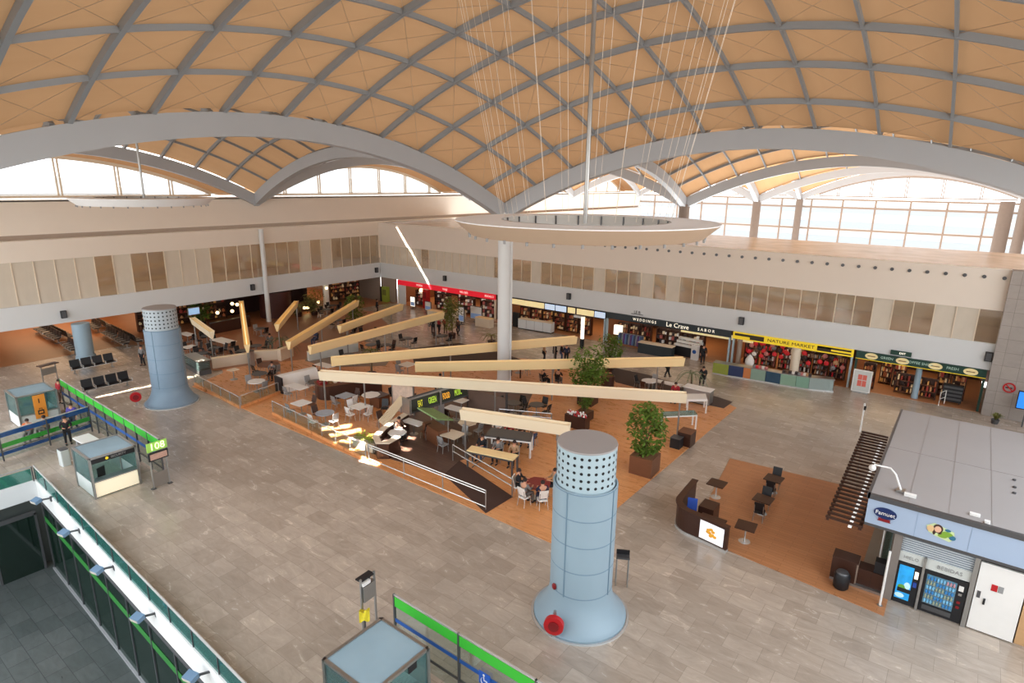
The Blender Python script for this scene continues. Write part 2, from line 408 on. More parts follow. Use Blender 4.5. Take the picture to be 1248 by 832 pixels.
# ------------------------------------------------------------------ left wall (x = -60) and right wall (y = 51)
WX, WY = -60.0, 51.0
FB, WB, WTL, WTR, TOP = 3.05, 4.88, 8.36, 7.14, 9.9
EX = 2.15                                            # end of the glazed part of the right wall
struct('wall_left', MB().box(WX-.3, -14, FB, WX, WY, WB), M['grey_white'])
struct('wall_left', MB().box(WX-.3, -14, WTL, WX, WY, 9.98), M['white_wall'])
struct('wall_left', MB().box(WX-2.2, -14, 9.9, WX-.02, 126, 10.0), M['white_wall'])
struct('wall_left', MB().box(WX-.6, -14, 10.42, WX-.3, 126, 13.1), M['white_wall'])
struct('wall_left', MB().box(WX-1.1, -14, 9.98, WX-1.0, 126, 10.44), M['tan_wall'])
struct('wall_left', MB().box(WX-4.2, -14, 13.0, WX-.3, 126, 13.12), M['white_wall'])
struct('wall_left', MB().box(WX-.6, WY, 5.5, WX-.3, 126, 9.9), M['white_wall'])
struct('wall_right', MB().box(WX, WY, FB, EX, WY+.3, WB), M['grey_white'])
struct('wall_right', MB().box(WX, WY, WTR, EX, WY+.3, TOP), M['white_wall'])
gt = tiles('grey wall tiles', (160,150,142), (152,143,136), (124,114,108), .9, .9, rough=.5, msize=.012, offset=0, rot=(radians(90), 0, 0), big=.03)
struct('wall_right', MB().box(EX, WY-.5, 0, 16, WY+.5, TOP), gt)
struct('wall_right', MB().box(WX, WY+.05, 0, -57.3, WY+.3, FB), M['tan_wall'])
struct('ceiling', MB().box(WX, WY+.3, 9.75, 16, 64.5, 9.88), mat('dusty roof with painted glare', (184,172,162), .25, var=.4, scale=.5, spec=.6))   # dirty roof of the upper floor, lightened to imitate glare
struct('ceiling', MB().box(WX, WY+.3, FB+.02, 16, 62, FB+.1), M['grey'])
struct('floor', MB().box(WX, WY+.3, WB-.12, 16, 62, WB), M['tan_wall'])
struct('wall_back', MB().box(WX, 57.6, WB, 16, 57.8, 9.7), mat('patchy glowing back wall', (172,158,142), .5, var=.55, scale=1.1, emit=.06, stretch=(.5, 1, 1.6)))  # uneven tone and faint glow imitate reflections in the amber panes
struct('wall_back', MB().box(WX, 59.8, 0, 16, 60, FB), mat('dark shop back wall', (74,48,38), .6, var=.3, scale=1.2))
struct('floor', MB().box(WX, 50.9, -.02, EX, 60, .02), M['wood_floor_dull'])
struct('ceiling', MB().box(-98, -14, FB, WX-.3, WY+9, FB+.1), M['grey'])
struct('floor', MB().box(-72, -14, WB-.12, WX-.3, WY+6, WB), M['tan_wall'])
struct('ceiling', MB().box(-72, -14, 9.7, WX-.3, WY+9, 9.8), M['grey'])
struct('wall_left', MB().box(-66.2, -14, WB, -66, WY+6, 9.7), mat('tan upper gallery wall', (176,150,122), .5, var=.2, scale=.6))
struct('wall_left', MB().box(-98.2, -14, -.2, -98, WY+9, 3.2), mat('warm brown far wall', (140,92,60), .6, var=.15, scale=.4))
struct('wall_left', MB().box(-98, 50.8, 0, -60, 51, FB), M['tan_wall'])
wn = [0]
def window(mb, m):
    wn[0] += 1; return struct('window_%d' % wn[0], mb, m)
mb = MB(); n = 50; w = (EX-WX)/n; rr = random.Random(4)
for k in range(n):
    x = WX+w*k; px = k/n
    frost = rr.random() < (.85 if px < .3 else .28)
    window(MB().box(x+.02, WY+.12, WB, x+w-.02, WY+.16, WTR), M['glass_frost'] if frost else M['glass_amber'])
    mb.box(x-.03, WY+.05, WB, x+.03, WY+.2, WTR)
trim(mb, M['cream'])
mb = MB(); w = 1.43; n = 45
for k in range(n):
    y = WY-w*(k+1)
    frost = (y < 17.5) or rr.random() < .24
    window(MB().box(WX-.16, y+.02, WB, WX-.12, y+w-.02, WTL), M['glass_frost'] if frost else M['glass_amber'])
    mb.box(WX-.2, y-.03, WB, WX-.05, y+.03, WTL)
trim(mb, M['cream'])
# clerestory over the left wall: sill, arched glazing, mullions
def lunette(axis, a, t0, t1, sill, drop, step, m_frame, thick=.25):
    # glazing under an arch; the wall above the arch line closes the gap to the roof
    f = lambda t: ZS+par(t0, t1, t)-drop
    n = 48; ts = [t0+(t1-t0)*k/n for k in range(n+1)]; ts = [t for t in ts if f(t) > sill+.05]
    P = lambda t, z, d=0: (a+d, t, z) if axis == 'y' else (t, a+d, z)
    g = MB()
    for p, q in zip(ts, ts[1:]): g.quad(P(p, sill), P(q, sill), P(q, f(q)), P(p, f(p)))
    window(g, M['outside_glass'])
    fr = MB()
    for p, q in zip(ts, ts[1:]): fr.bar(P(p, f(p)), P(q, f(q)), .3, .3)
    fr.bar(P(ts[0], sill), P(ts[-1], sill), .2, .2)
    t = ts[0]+step*.6
    while t < ts[-1]:
        fr.bar(P(t-.14, sill), P(t-.14, f(t)), thick*.5, .14); fr.bar(P(t+.14, sill), P(t+.14, f(t)), thick*.5, .14)
        t += step
    trim(fr, m_frame)
    up = MB()
    for k in range(n):
        p, q = t0+(t1-t0)*k/n, t0+(t1-t0)*(k+1)/n
        zl = lambda t: max(f(t), sill)
        up.quad(P(p, zl(p)), P(q, zl(q)), P(q, ZS+par(t0, t1, q)+.2), P(p, ZS+par(t0, t1, p)+.2))
    struct('wall_left', up, M['membrane'])
for j in range(4): lunette('y', WX-3.4, YS[j], YS[j+1], 13.3, 1.28, 4.6, M['cream'])
# slim guard rail along the clerestory walkway
mb = MB(); mb.tube((WX-.4, -14, 13.55), (WX-.4, 126, 13.55), .03, 6)
for k in range(70): mb.tube((WX-.4, -14+k*2, 13.1), (WX-.4, -14+k*2, 13.55), .02, 4)
trim(mb, M['cream'])
# strip of roof between the last arch and the clerestory
for j in range(4):
    mb = MB(); n = 30
    for k in range(n):
        p, q = YS[j]+(YS[j+1]-YS[j])*k/n, YS[j]+(YS[j+1]-YS[j])*(k+1)/n
        zp, zq = ZS+par(YS[j], YS[j+1], p), ZS+par(YS[j], YS[j+1], q)
        mb.quad((WX, p, zp), (WX-3.4, p, zp), (WX-3.4, q, zq), (WX, q, zq))
    struct('ceiling', mb, M['membrane'], True)
# far glass facade behind the right wall
GY = 125.5
g = MB().quad((-62, GY, 2), (16, GY, 2), (16, GY, 12.7), (-62, GY, 12.7)); window(g, M['outside_glass'])
fr = MB()
for k in range(16): fr.box(-62+k*5.2-.14, GY-.3, 2, -62+k*5.2+.14, GY-.1, 12.7)
for z in (4, 7.4, 11.3, 12.7): fr.box(-62, GY-.35, z-.16, 16, GY-.1, z+.16)
trim(fr, M['tan_wall'])
for i in range(2): lunette('x', GY, XS[i], XS[i+1], 13.3, 1.2, 5.2, M['tan_wall'])
# walls closing the far hall on the left, partial height
struct('wall_left', MB().box(WX-.6, 126, 2, WX-.3, 126.3, 9.9), M['white_wall'])

# unseen walls added right of and behind the viewer to block daylight
struct('light_block_east', MB().box(15.8, -8, LOW, 16, 51, 6), M['white_wall'])
struct('light_block_east', MB().box(15.8, 51, LOW, 16, 126, 15), M['tan_wall'])
struct('ceiling', MB().box(X1, Y0+.4, 13.6, 16, 126, 13.8), M['tan_wall'])  # unseen roof added to keep side daylight out of the far hall
struct('light_block_south', MB().box(-14, -8.2, LOW, 16, -8, 16), M['white_wall'])

# neighbouring buildings seen through the high glazing
pale = mat('distant pale building', (214,208,200), .7, var=.1, scale=.05); dim = mat('distant window band', (176,178,180), .6, var=.1)
e = MB().box(-110, 190, -6, 40, 200, 11).build('exterior_building', pale); e['kind'] = 'structure'
e = MB()
for z in (0, 4, 8): e.box(-110, 189.6, z, 40, 190, z+1.6)
e = e.build('exterior_windows', dim); e['kind'] = 'structure'
vs = MB(); n = 24
for k in range(n):
    a0, a1 = pi*k/n, pi*(k+1)/n
    for c_, L_ in ((20, 26), (84, 30), (150, 30)): vs.quad((-112, c_-L_*cos(a0), 11+4.4*sin(a0)), (-112, c_-L_*cos(a1), 11+4.4*sin(a1)), (-150, c_-L_*cos(a1), 11+4.4*sin(a1)), (-150, c_-L_*cos(a0), 11+4.4*sin(a0))).quad((-112, c_-L_*cos(a0), 11+4.4*sin(a0)), (-112, c_-L_*cos(a1), 11+4.4*sin(a1)), (-112, c_-L_*cos(a1), 5), (-112, c_-L_*cos(a0), 5))
e = vs.build('exterior_roof', mat('distant pale vault', (222,219,214), .7)); e['kind'] = 'structure'
# ------------------------------------------------------------------ ventilation towers
def tower(loc, label, rz, body, hi):
    t = thing('ventilation_tower', label, 'ventilation tower', loc)
    n = 56
    prof = [(1.66, 0), (1.66, .10)]; 
    for k in range(13):
        u = k/12; r = 1.60-(.50*(1-(1-u)**2.1)); prof.append((r, .12+1.15*u))
    MB().lathe(prof, n=n).build('flared_base', body, t, True)
    MB().lathe([(1.76, .0), (1.76, .05), (1.68, .05)], n=n, cap=False).build('base_ring', M['chrome'], t, True)
    MB().lathe([(1.10, 1.22), (1.10, 5.22), (1.06, 5.24), (1.0, 5.16)], n=n, cap=False).build('trunk', body, t, True)
    s = MB()
    for z in (1.3, 2.28, 3.27, 4.25, 5.2): s.lathe([(1.102, z-.02), (1.108, z), (1.102, z+.02)], n=n, cap=False)
    for a in (-1.9, -.35, 1.2, 2.75):
        a += rz; s.bar((1.104*cos(a), 1.104*sin(a), 1.25), (1.104*cos(a), 1.104*sin(a), 5.22), .035, .035)
    s.build('panel_seam', mat('darker panel seam', (112,138,156), .5) if 'seam' not in M else M['seam'], t)
    d = MB().lathe([(1.0, 5.1), (1.0, 6.62)], n=n, cap=False); nf = len(d.f); nh = 26     # drum with its pattern of round holes
    for row in range(5):
        for k in range(nh):
            a = 2*pi*k/nh; z = 5.42+row*.255; c = Vector((cos(a), sin(a), 0)); e = Vector((-sin(a), cos(a), 0))
            d.add([c*1.004+e*(.055*cos(q*pi/4))+Vector((0, 0, z+.055*sin(q*pi/4))) for q in range(8)], [tuple(range(8))])
    d = d.build('perforated_drum', hi, t, True); d.data.materials.append(M['black'])
    for i in range(nf, len(d.data.polygons)): d.data.polygons[i].material_index = 1
    MB().lathe([(1.0, 6.6), (1.015, 6.62), (1.0, 6.66), (.0, 6.67)], n=n, cap=False).build('lid', M['roof_grey'], t, True)
    return t
M['seam'] = mat('darker panel seam', (112,138,156), .5)  # seams coloured darker than the tower panels
T1 = tower((-9.25, 16.45, 0), 'pale blue steel ventilation tower in the middle foreground, nearest of the two', .3, M['steel_blue'], M['steel_blue_hi'])
T2 = tower((-42.55, 17.15, 0), 'blue grey ventilation tower at left beside the cafe seating', .9, mat('blue steel with painted shade', (128,148,166), .45, var=.05), mat('pale steel with painted shade', (170,180,186), .5))  # darker, greyer steel copies put the left tower's shade into the colour
def reel(p, ang, name, label):
    r = thing(name, label, 'fire hose reel', (p.x, p.y, 0), ang)
    MB().tube((0, -.05, .62), (0, .12, .62), .34, 24).build('drum', M['red'], r, True)
    MB().lathe([(.20, 0), (.20, .03), (.05, .03)], n=20).build('hub', mat('deep red enamel', (120,20,26), .35), r, True) if False else \
        MB().tube((0, .12, .62), (0, .16, .62), .18, 20).build('hub', M['hub'], r, True)
    MB().box(-.05, -.16, 0, .05, -.06, 1.05).build('bracket', M['steel'], r)
    return r
M['hub'] = mat('deep red enamel', (130,24,30), .35)
p = G(671, 784); reel(Vector((-9.2, 14.68, 0)), -2.75, 'hose_reel', 'round red hose reel at the foot of the nearest blue tower')
p = G(172, 492); reel(Vector((-43.55, 15.3, 0)), -1.91, 'hose_reel', 'red hose reel beside the flared foot of the left blue tower')
o = MB().lathe([(.02, 0), (.09, .02), (.1, .1), (.06, .16)], n=12); 
v = MB().ball((-9.70, 15.385, 1.45), (.09, .05, .13), 10, 7).build('alarm_bell', M['hub'], None, True); tag(v, 'small red alarm fitting on trunk of the nearest tower', 'alarm')
# ------------------------------------------------------------------ hanging rings
def ring(cx, cy, z, R, r, label, cables, detail=True, vis_mast=True):
    t = thing('hanging_ring', label, 'ring canopy', (cx, cy, z))
    MB().lathe([(R, -.03), (R, 0), (r, 0)], n=72, cap=False).build('ring_panel', M['ringp'], t, True)
    MB().lathe([(r, -.46), (R-.5, -.46), (R-.03, -.06), (R, -.03)], n=72, cap=False).build('rim_band', M['ringb'] if detail else M['ringp'], t, True)
    iw = MB().lathe([(r, 0), (r-.03, .02), (r-.03, -.46), (r, -.46)], n=72, cap=False).build('inner_wall', M['ringi'], t, True)
    for k in range(20):
        a = 2*pi*k/20; MB().box(-.02, -.02, -.46, .02, .02, .0).tube((0, 0, -.1), (0, 0, -.06), .03, 5).build('stud', M['steel_dark'], iw).location = ((r-.06)*cos(a), (r-.06)*sin(a), 0)
    if vis_mast:
        MB().tube((0, 0, -.1), (0, 0, 9), .075, 10).build('mast', M['steel'], t, True)
    for k in range(cables):
        a = 2*pi*k/cables
        MB().tube((r*cos(a), r*sin(a), .1), (1.02*R*cos(a), 1.02*R*sin(a), 7.7), .006, 4, cap=False).build('stay_cable', M['cable_light'], t)
    for k in range(30):
        a = 2*pi*k/30; lm = MB(); lm.tube(((R-.45)*cos(a), (R-.45)*sin(a), -.54), ((R-.45)*cos(a), (R-.45)*sin(a), -.44), .04, 6); lm.build('spotlight', M['grey'], t)
    return t
M['ringb'] = mat('ring band with painted shade', (190,164,140), .5, var=.03)  # tan tone puts the shade of the underside into the colour
M['ringi'] = mat('grey ring inner wall', (176,172,166), .4)
M['ringp'] = mat('satin white ring panel', (238,238,238), .4, var=.03, spec=.4)
ring(-10.3, 17.45, 13.83, 4.25, 2.75, 'large pale ring canopy hung on steel mast over the hall centre', 26)
ring(-42.9, 17.3, 13.75, 4.1, 2.7, 'pale ring canopy hung by mast before the left clerestory windows', 0, False)
# ------------------------------------------------------------------ long tilted timber troughs of the cafe
ZB = 2.35
def trough(a, b, label, m, posts, za=ZB, zb=ZB, hgt=.66, top=.46, bot=.14):
    A, B = G(a[0], a[1], za), G(b[0], b[1], zb); mid = (A+B)/2; mid.z = 0
    t = thing('timber_trough', label, 'trough beam', mid, atan2(B.y-A.y, B.x-A.x), 'pale timber troughs raised on posts over the cafe')
    L = (Vector((B.x, B.y))-Vector((A.x, A.y))).length/2
    za -= 0; 
    for s in (-1, 1):
        q = MB(); th = .05
        P = [(s*bot/2, 0), (s*top/2, hgt), (s*(top/2-th), hgt), (s*(bot/2-th), th)]
        vs = [(-L, y, za+z) for y, z in P]+[(L, y, zb+z) for y, z in P]
        q.add(vs, [(0, 1, 2, 3), (7, 6, 5, 4)]+[(i, 4+i, 4+(i+1) % 4, (i+1) % 4) for i in range(4)]).build('side_board', m, t)
    MB().bar((-L, 0, za+.03), (L, 0, zb+.03), bot, .05).build('base_board', m, t)
    for s, z in ((-1, za), (1, zb)):
        q = MB(); x = s*(L-.03); P = [(-bot/2, z+.01), (bot/2, z+.01), (top/2-.02, z+hgt-.03), (-top/2+.02, z+hgt-.03)]
        q.add([(x-.02, y, zz) for y, zz in P]+[(x+.02, y, zz) for y, zz in P], [(0,1,2,3),(7,6,5,4)]+[(i,4+i,4+(i+1)%4,(i+1)%4) for i in range(4)]).build('end_cap', m, t)
    MB().bar((-L+.1, 0, za+hgt*.55), (L-.1, 0, zb+hgt*.55), .07, .05).build('light_strip', M['tubelight'], t)
    for u in posts:
        x = -L+2*L*u; z = za+(zb-za)*u
        pr = MB().tube((x, 0, 0), (x, 0, z+.03), .055, 8).build('post', M['steel'], t, True)
    return t
M['tubelight'] = mat('warm tube light', (255,232,180), .5, emit=1.2)
W_, Y_ = M['beam_white'], M['beam_wood']
trough((390,463), (836,491), 'longest cream timber trough crossing the cafe foreground, on three posts', W_, (.012, .13, .5, .985))
trough((506,453), (833,446), 'yellow timber trough second behind the longest one, ending near the black shop', Y_, (.1, .5, .9))
trough((404,446), (702,419), 'yellow timber trough third in depth, passing behind the round white column', Y_, (.03, .45, .9))
trough((378,432), (540,388), 'yellow timber trough pointing to the olive tree before the red shop', Y_, (.06, .5, .93))
trough((414,406), (490,378), 'short yellow timber trough pointing to the red shop corner', Y_, (.1, .8))
trough((352,426), (436,373), 'yellow timber trough with white end beside the cream parapet', Y_, (.02, .4, .9))
trough((338,404), (362,374), 'short yellow timber trough before the dark bar front with globe lamps', Y_, (.05, .97))
trough((302,430), (294.5,374), 'narrow yellow timber trough seen end-on over the cream parapet', Y_, (.03, .97))
trough((259,413), (235,395), 'small white timber trough on posts behind the left blue tower', W_, (.08, .92))
trough((562,511), (694,531), 'cream timber trough lowest in the cafe, running behind the near blue tower', W_, (.04, .9))
# ------------------------------------------------------------------ glass rail and lower glazing at the void
def glass_rail(name, label, cat, a, b, h, m, step=1.6, top=.035, post=M['steel_dark'], base=0.0, group=None, topm=None, offs=0, bandz=None):
    a, b = Vector(a), Vector(b); t = thing(name, label, cat, a, atan2(b.y-a.y, b.x-a.x), group); L = (b-a).length
    MB().tube((0, 0, h), (L, 0, h), top, 8).build('handrail', topm or M['steel'], t, True)
    n = max(1, round(L/step)); w = L/n
    for k in range(n+1): MB().box(k*w-.025, -.03, base, k*w+.025, .03, h).build('post', post, t)
    for k in range(n): MB().box(k*w+.05, -.008, base+.08, (k+1)*w-.05, .008, h-.1).build('glass_panel', m, t)
    return t
glass_rail('glass_balustrade', 'steel handrail with teal glass panels along edge of the void', 'balustrade', (VX, edge(VX), 0), (-4, edge(-4), 0), 1.0, M['glass_teal'], 1.75, .045, base=.2, topm=M['chrome'])
glass_rail('glass_balustrade', 'teal glass balustrade on the short left edge of the void', 'balustrade', (VX, VY-.1, 0), (VX, -3, 0), 1.0, M['glass_teal'], 1.75, .045, base=.2)
g = thing('glass_partition', 'green striped glass partition on the lower floor under the void edge', 'partition', (VX+.5, edge(VX+.5)-.05, LOW), EA)
k = 0
for k in range(12): MB().box(k*2.2, -.05, 0, k*2.2+.08, .05, 3.8).build('post', M['steel_dark'], g)
for k in range(12): MB().box(k*2.2+.1, -.01, .1, k*2.2+2.18, .01, 3.8).build('pane', M['glass_green'], g)
MB().box(0, -.03, 2.75, 26.4, -.02, 3.05).build('green_stripe', mat('dim green film', (46,120,50), .5), g)
MB().box(0, -.1, 0, 26.4, .1, .1).build('floor_rail', M['grey'], g)
MB().box(0, -.06, 3.76, 26.4, .06, 3.86).build('head_rail', M['steel_dark'], g)
struct('wall_lower', MB().bar((VX, edge(VX)+.6, -2.7), (12, edge(12)+.6, -2.7), .15, 3.8), mat('dark lower wall', (46,56,52), .6))  # wall with a dark grey green base colour
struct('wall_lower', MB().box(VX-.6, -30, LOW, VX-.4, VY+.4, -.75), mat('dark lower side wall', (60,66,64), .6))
d = thing('door_frame', 'dark framed glass door under the left edge of the void', 'door', (VX+.1, 5.3, LOW), pi/2)
for a, b in ((0, .1), (1.8, 1.9)): MB().box(a, -.06, 0, b, .06, 3.2).build('jamb', M['steel_dark'], d)
MB().box(0, -.06, 3.1, 1.9, .06, 3.3).build('head', M['steel_dark'], d); MB().box(.1, -.01, 0, 1.8, .01, 3.1).build('pane', M['glass_green'], d)
fl = None; names = ['nearest the void corner, first of the row', 'second from the void corner', 'third from the void corner', 'fourth from the void corner', 'fifth from the void corner, closest to the viewer']
for (px, py), nm in zip(((50,609),(84,648),(125,693),(175,750.5),(240.6,822)), names):
    q = onY(px, py, 6.75); q = onY(px, py, edge(q.x)-.36)
    if fl is None:
        fl = thing('floodlight', 'blue grey floodlight on white slab edge, '+nm, 'floodlight', q, 0, 'floodlights along the void edge')
        MB().obox((-.08, -.16, 0), (.42, .3, .16), .25, .25).build('lamp_body', M['lampb'] if 'lampb' in M else M.setdefault('lampb', mat('blue grey lamp housing', (104,132,158), .45)), fl)
        MB().obox((-.08, -.3, -.05), (.36, .03, .12), .25, .25).build('lens', M['glass_frost'], fl)
        MB().bar((.05, 0, .02), (.28, .36, .05), .06, .06).build('arm', M['steel_dark'], fl); MB().box(.2, .28, -.1, .36, .37, .12).build('wall_plate', M['steel_dark'], fl)
    else: dup(fl, q, 0, 'blue grey floodlight on white slab edge, '+nm)
# ------------------------------------------------------------------ gate partitions with printed bands
def banded(name, label, a, b, h, bands, step=1.5, group=None):
    a, b = Vector(a), Vector(b); t = thing(name, label, 'partition', a, atan2(b.y-a.y, b.x-a.x), group); L = (b-a).length
    n = max(1, round(L/step)); w = L/n
    for k in range(n+1): MB().box(k*w-.03, -.035, 0, k*w+.03, .035, h+.04).build('post', M['steel_dark'], t)
    for k in range(n): MB().box(k*w+.03, -.008, .12, (k+1)*w-.03, .008, h).build('glass_pane', M['glass'], t)
    MB().box(0, -.03, h, L, .03, h+.04).build('top_rail', M['chrome'], t); MB().box(0, -.03, .55, L, .03, .59).build('mid_rail', M['steel_dark'], t)
    for z0, z1, m in bands: MB().box(0, -.016, z0, L, -.010, z1).build('green_band' if m is M['green_band'] else 'blue_band', m, t)
    return t
GB, BB = M['green_band'], M['blue_band']
banded('gate_partition', 'glass gate partition with green and blue bands running to the lit 108 sign', (-46.3, 12.0, 0), (-31.3, 11.75, 0), 2.15, [(1.72, 2.12, GB), (1.12, 1.3, BB)])
banded('gate_partition', 'glass partition with blue and green bands crossing before the far booth', (-40.9, 11.75, 0), (-39.6, 5.0, 0), 1.6, [(1.32, 1.58, BB), (.72, .98, GB), (.3, .5, BB)], 2.3)
banded('gate_partition', 'glass gate partition with green and blue bands in the near foreground', (-12.95, 11.0, 0), (-4.6, 11.0, 0), 2.2, [(1.8, 2.16, GB), (1.22, 1.36, BB)], 2.5)
s = thing('wheelchair_sign', 'blue square wheelchair sign on blue band of the near partition', 'sign', G(592, 826, 1.25)+Vector((0, -.05, 0)))
MB().rbox((0, 0, 0), (.42, .02, .42), .009).build('plate', mat('blue enamel', (28,84,178), .4, emit=.1), s)
ic = MB(); ic.tube((-.02, -.015, .13), (-.02, -.02, .13), .04, 8); ic.bar((-.02, -.02, .09), (0, -.02, -.03), .045, .01); ic.bar((0, -.02, -.03), (.1, -.02, -.03), .045, .01); ic.bar((.1, -.02, -.03), (.14, -.02, -.14), .045, .01)
for k in range(10):
    a = pi*.75+k*pi*1.2/10; ic.bar((.0+.12*cos(a), -.02, -.07+.12*sin(a)), (.0+.12*cos(a+.4), -.02, -.07+.12*sin(a+.4)), .03, .01)
ic.build('wheelchair_symbol', M['white'], s)
# ------------------------------------------------------------------ glass control booths
def booth(loc, rz, label, lit, front=True, name='control_booth', sx=2.15, sy=2.0, h=2.1):
    t = thing(name, label, 'booth', loc, rz)
    for x in (0, -sx):
        for y in (0, sy): MB().box(x-.05, y-.05, 0, x+.05, y+.05, h).build('corner_post', M['steel'], t)
    for y in (0, sy): MB().box(-sx, y-.05, h-.08, 0, y+.05, h).build('top_rail', M['steel'], t)
    for x in (0, -sx): MB().box(x-.05, 0, h-.08, x+.05, sy, h).build('top_rail', M['steel'], t)
    MB().box(-sx+.05, .05, h-.05, -.05, sy-.05, h-.03).build('roof_glass', M['glass_roof'], t)
    MB().box(-.03, .06, .06, .0, sy-.06, .82).build('counter_front', M['boothlit'] if lit else M['boothdull'], t)
    MB().box(-.4, .04, .82, .06, sy-.04, .88).build('counter_top', M['steel'], t)
    MB().box(-sx+.06, -.02, .06, -.06, .01, .78).build('side_panel', M['white'], t)
    MB().box(-sx+.06, sy-.01, .06, -.06, sy+.02, .78).build('side_panel', M['white'], t)
    MB().box(-sx+.06, -.005, .8, -.06, .005, h-.1).build('side_glass', M['glass_booth'], t)
    MB().box(-sx+.06, sy-.005, .8, -.06, sy+.005, h-.1).build('side_glass', M['glass_booth'], t)
    MB().box(-sx-.005, .06, .1, -sx+.005, sy-.06, h-.1).build('back_glass', M['glass_booth'], t)
    if front: MB().box(-.005, .06, .9, .005, sy-.06, h-.1).build('front_glass', M['glass_booth'], t)
    return t
def boothlit():
    m = mat('softly lit counter panel', (255,240,208), .5, var=.02, emit=.3); return m
M['boothlit'] = boothlit(); M['boothdull'] = mat('grey white counter panel', (206,210,206), .5)
b1 = booth((-31.65, 8.75, 0), 0, 'glass booth with lit cream counter and dark header beside the void', True, False)
MB().box(-.02, .06, 1.78, .03, 1.94, 2.03).build('header_board', M['black'], b1)
q = MB().tube((.03, .72, 1.9), (.045, .72, 1.9), .07, 12).build('header_emblem', M['yellow_sign'], b1)
text('header_text', 'SECURITY', .15, M['steel'], b1, (.035, 1.22, 1.9), (0, 1, 0), (0, 0, 1))
b2 = booth((-44.4, 9.2, 0), 0, 'glass booth with frosted roof and orange board at far left', False)
o = thing('orange_board', 'orange information board with black pictograms on the far left booth', 'sign', (-44.28, 10.25, 1.25), 0)
MB().rbox((0, 0, 0), (.03, .62, 1.5), .01).build('board', M['orange'], o)
text('number', '1', .42, M['black'], o, (.025, -.02, .35), (0, 1, 0), (0, 0, 1))
MB().box(.02, -.16, -.5, .03, .16, -.22).box(.02, -.08, -.2, .03, -.05, -.1).box(.02, .05, -.2, .03, .08, -.1).box(.02, -.08, -.13, .03, .08, -.1).build('case_symbol', M['black'], o)
MB().box(.03, -.1, -.42, .034, .1, -.3).build('case_window', M['orange'], o)
b3 = booth((-10.5, 8.0, 0), 0, 'glass booth with frosted roof in the bottom foreground', False, True, sx=1.95, sy=2.05, h=2.2)
MB().box(.01, 1.3, 1.85, .02, 1.62, 2.12).build('black_notice', M['black'], b3)
for i, (x, y) in enumerate(((-.6, .9), )):
    c = thing('office_chair', 'black office chair inside the lit booth', 'chair', (-32.35, 9.5, 0), .4)
    MB().rbox((0, 0, .46), (.46, .46, .08), .1).build('seat', M['black'], c); MB().rbox((-.22, 0, .9), (.07, .42, .5), .03).build('backrest', M['black'], c)
    MB().tube((0, 0, .06), (0, 0, .43), .03, 8).build('gas_column', M['steel'], c)
    mb = MB()
    for k in range(5): a = k*2*pi/5; mb.bar((0, 0, .07), (.26*cos(a), .26*sin(a), .04), .04, .04)
    mb.build('star_base', M['black'], c)
# 108 sign tower and its twin near the front booth
def gate_stand(loc, rz, label, lit):
    t = thing('gate_stand', label, 'sign stand', loc, rz)
    for y in (-.38, .38): MB().box(-.03, y-.03, 0, .03, y+.03, 1.95).build('post', M['steel'], t)
    MB().box(-.03, -.36, .08, .03, .36, .8).build('kick_panel', mat('dull metal panel', (140,132,124), .45, .5), t)
    MB().box(-.1, -.5, 0, .1, -.3, .04).box(-.1, .3, 0, .1, .5, .04).build('foot', M['steel_dark'], t)
    f = MB().box(.02, -.46, 1.5, .12, .46, 1.92).build('display', M['black'], t)
    MB().box(.12, -.4, 1.56, .125, .4, 1.86).build('display_screen', mat('dim pink screen', (176,140,124), .4, var=.25, scale=14, emit=.2), t)
    if lit:
        MB().box(-.02, -.46, 1.96, .03, .5, 2.42).build('sign_plate', mat('lime acrylic plate', (150,196,90), .4, emit=.25), t)
        text('number', '108', .5, mat('glowing lime digits', (228,255,180), .5, emit=1.3), t, (.045, .02, 2.19), (0, 1, 0), (0, 0, 1))
    return t
gate_stand((-30.55, 11.3, 0), .05, 'gate stand with lit green number 108 and small screen', True)
st = thing('scanner_stand', 'grey scanner stand with black screen beside the foreground booth', 'stand', G(451, 763), pi+.05)
for y in (-.3, .3): MB().box(-.03, y-.03, 0, .03, y+.03, 2.05).build('post', M['steel'], st)
MB().box(-.1, -.27, 1.15, .1, .27, 1.75).build('reader_box', M['steel'], st); MB().obox((.12, 0, 1.95), (.28, .6, .05), 0, 0).build('screen', M['black'], st); MB().box(.2, -.3, 1.3, .26, -.02, 1.8).build('side_reader', M['steel_dark'], st)
MB().box(-.1, -.05, 1.78, .02, .28, 1.9).build('printer', M['white'], st)
cl = MB(); n = 7; vs = []
for i in range(n):
    for j in range(n):
        u, v2 = i/(n-1)-.5, j/(n-1)-.5; vs.append((u*.5, v2*.35, -abs(u)*.35+.05*sin(9*v2+4*u)))
cl.add(vs, [(i*n+j, i*n+j+1, (i+1)*n+j+1, (i+1)*n+j) for i in range(n-1) for j in range(n-1)])
yc = cl.build('yellow_cloth', M['yellow'], None, True); yc.location = G(444, 745, 1.0); yc.rotation_euler = (0, .2, -.7); tag(yc, 'crumpled yellow cloth draped on a post beside the scanner stand', 'cloth')
po = thing('barrier_post', 'thin dark post under the yellow cloth', 'post', G(444, 745, 1.0)*1); po.location.z = 0
MB().tube((0, 0, 0), (0, 0, .98), .035, 8).build('pole', M['steel_dark'], po); MB().lathe([(.17, 0), (.17, .03), (.04, .05)], n=14).build('base', M['steel_dark'], po)
tr = thing('steel_frame_stand', 'thin steel frame stand behind the near blue tower', 'stand', G(757, 712), .5)
for x in (-.22, .22):
    for y in (-.12, .12): MB().tube((x, y, 0), (x, y, 1.25), .022, 6).build('leg', M['steel'], tr)
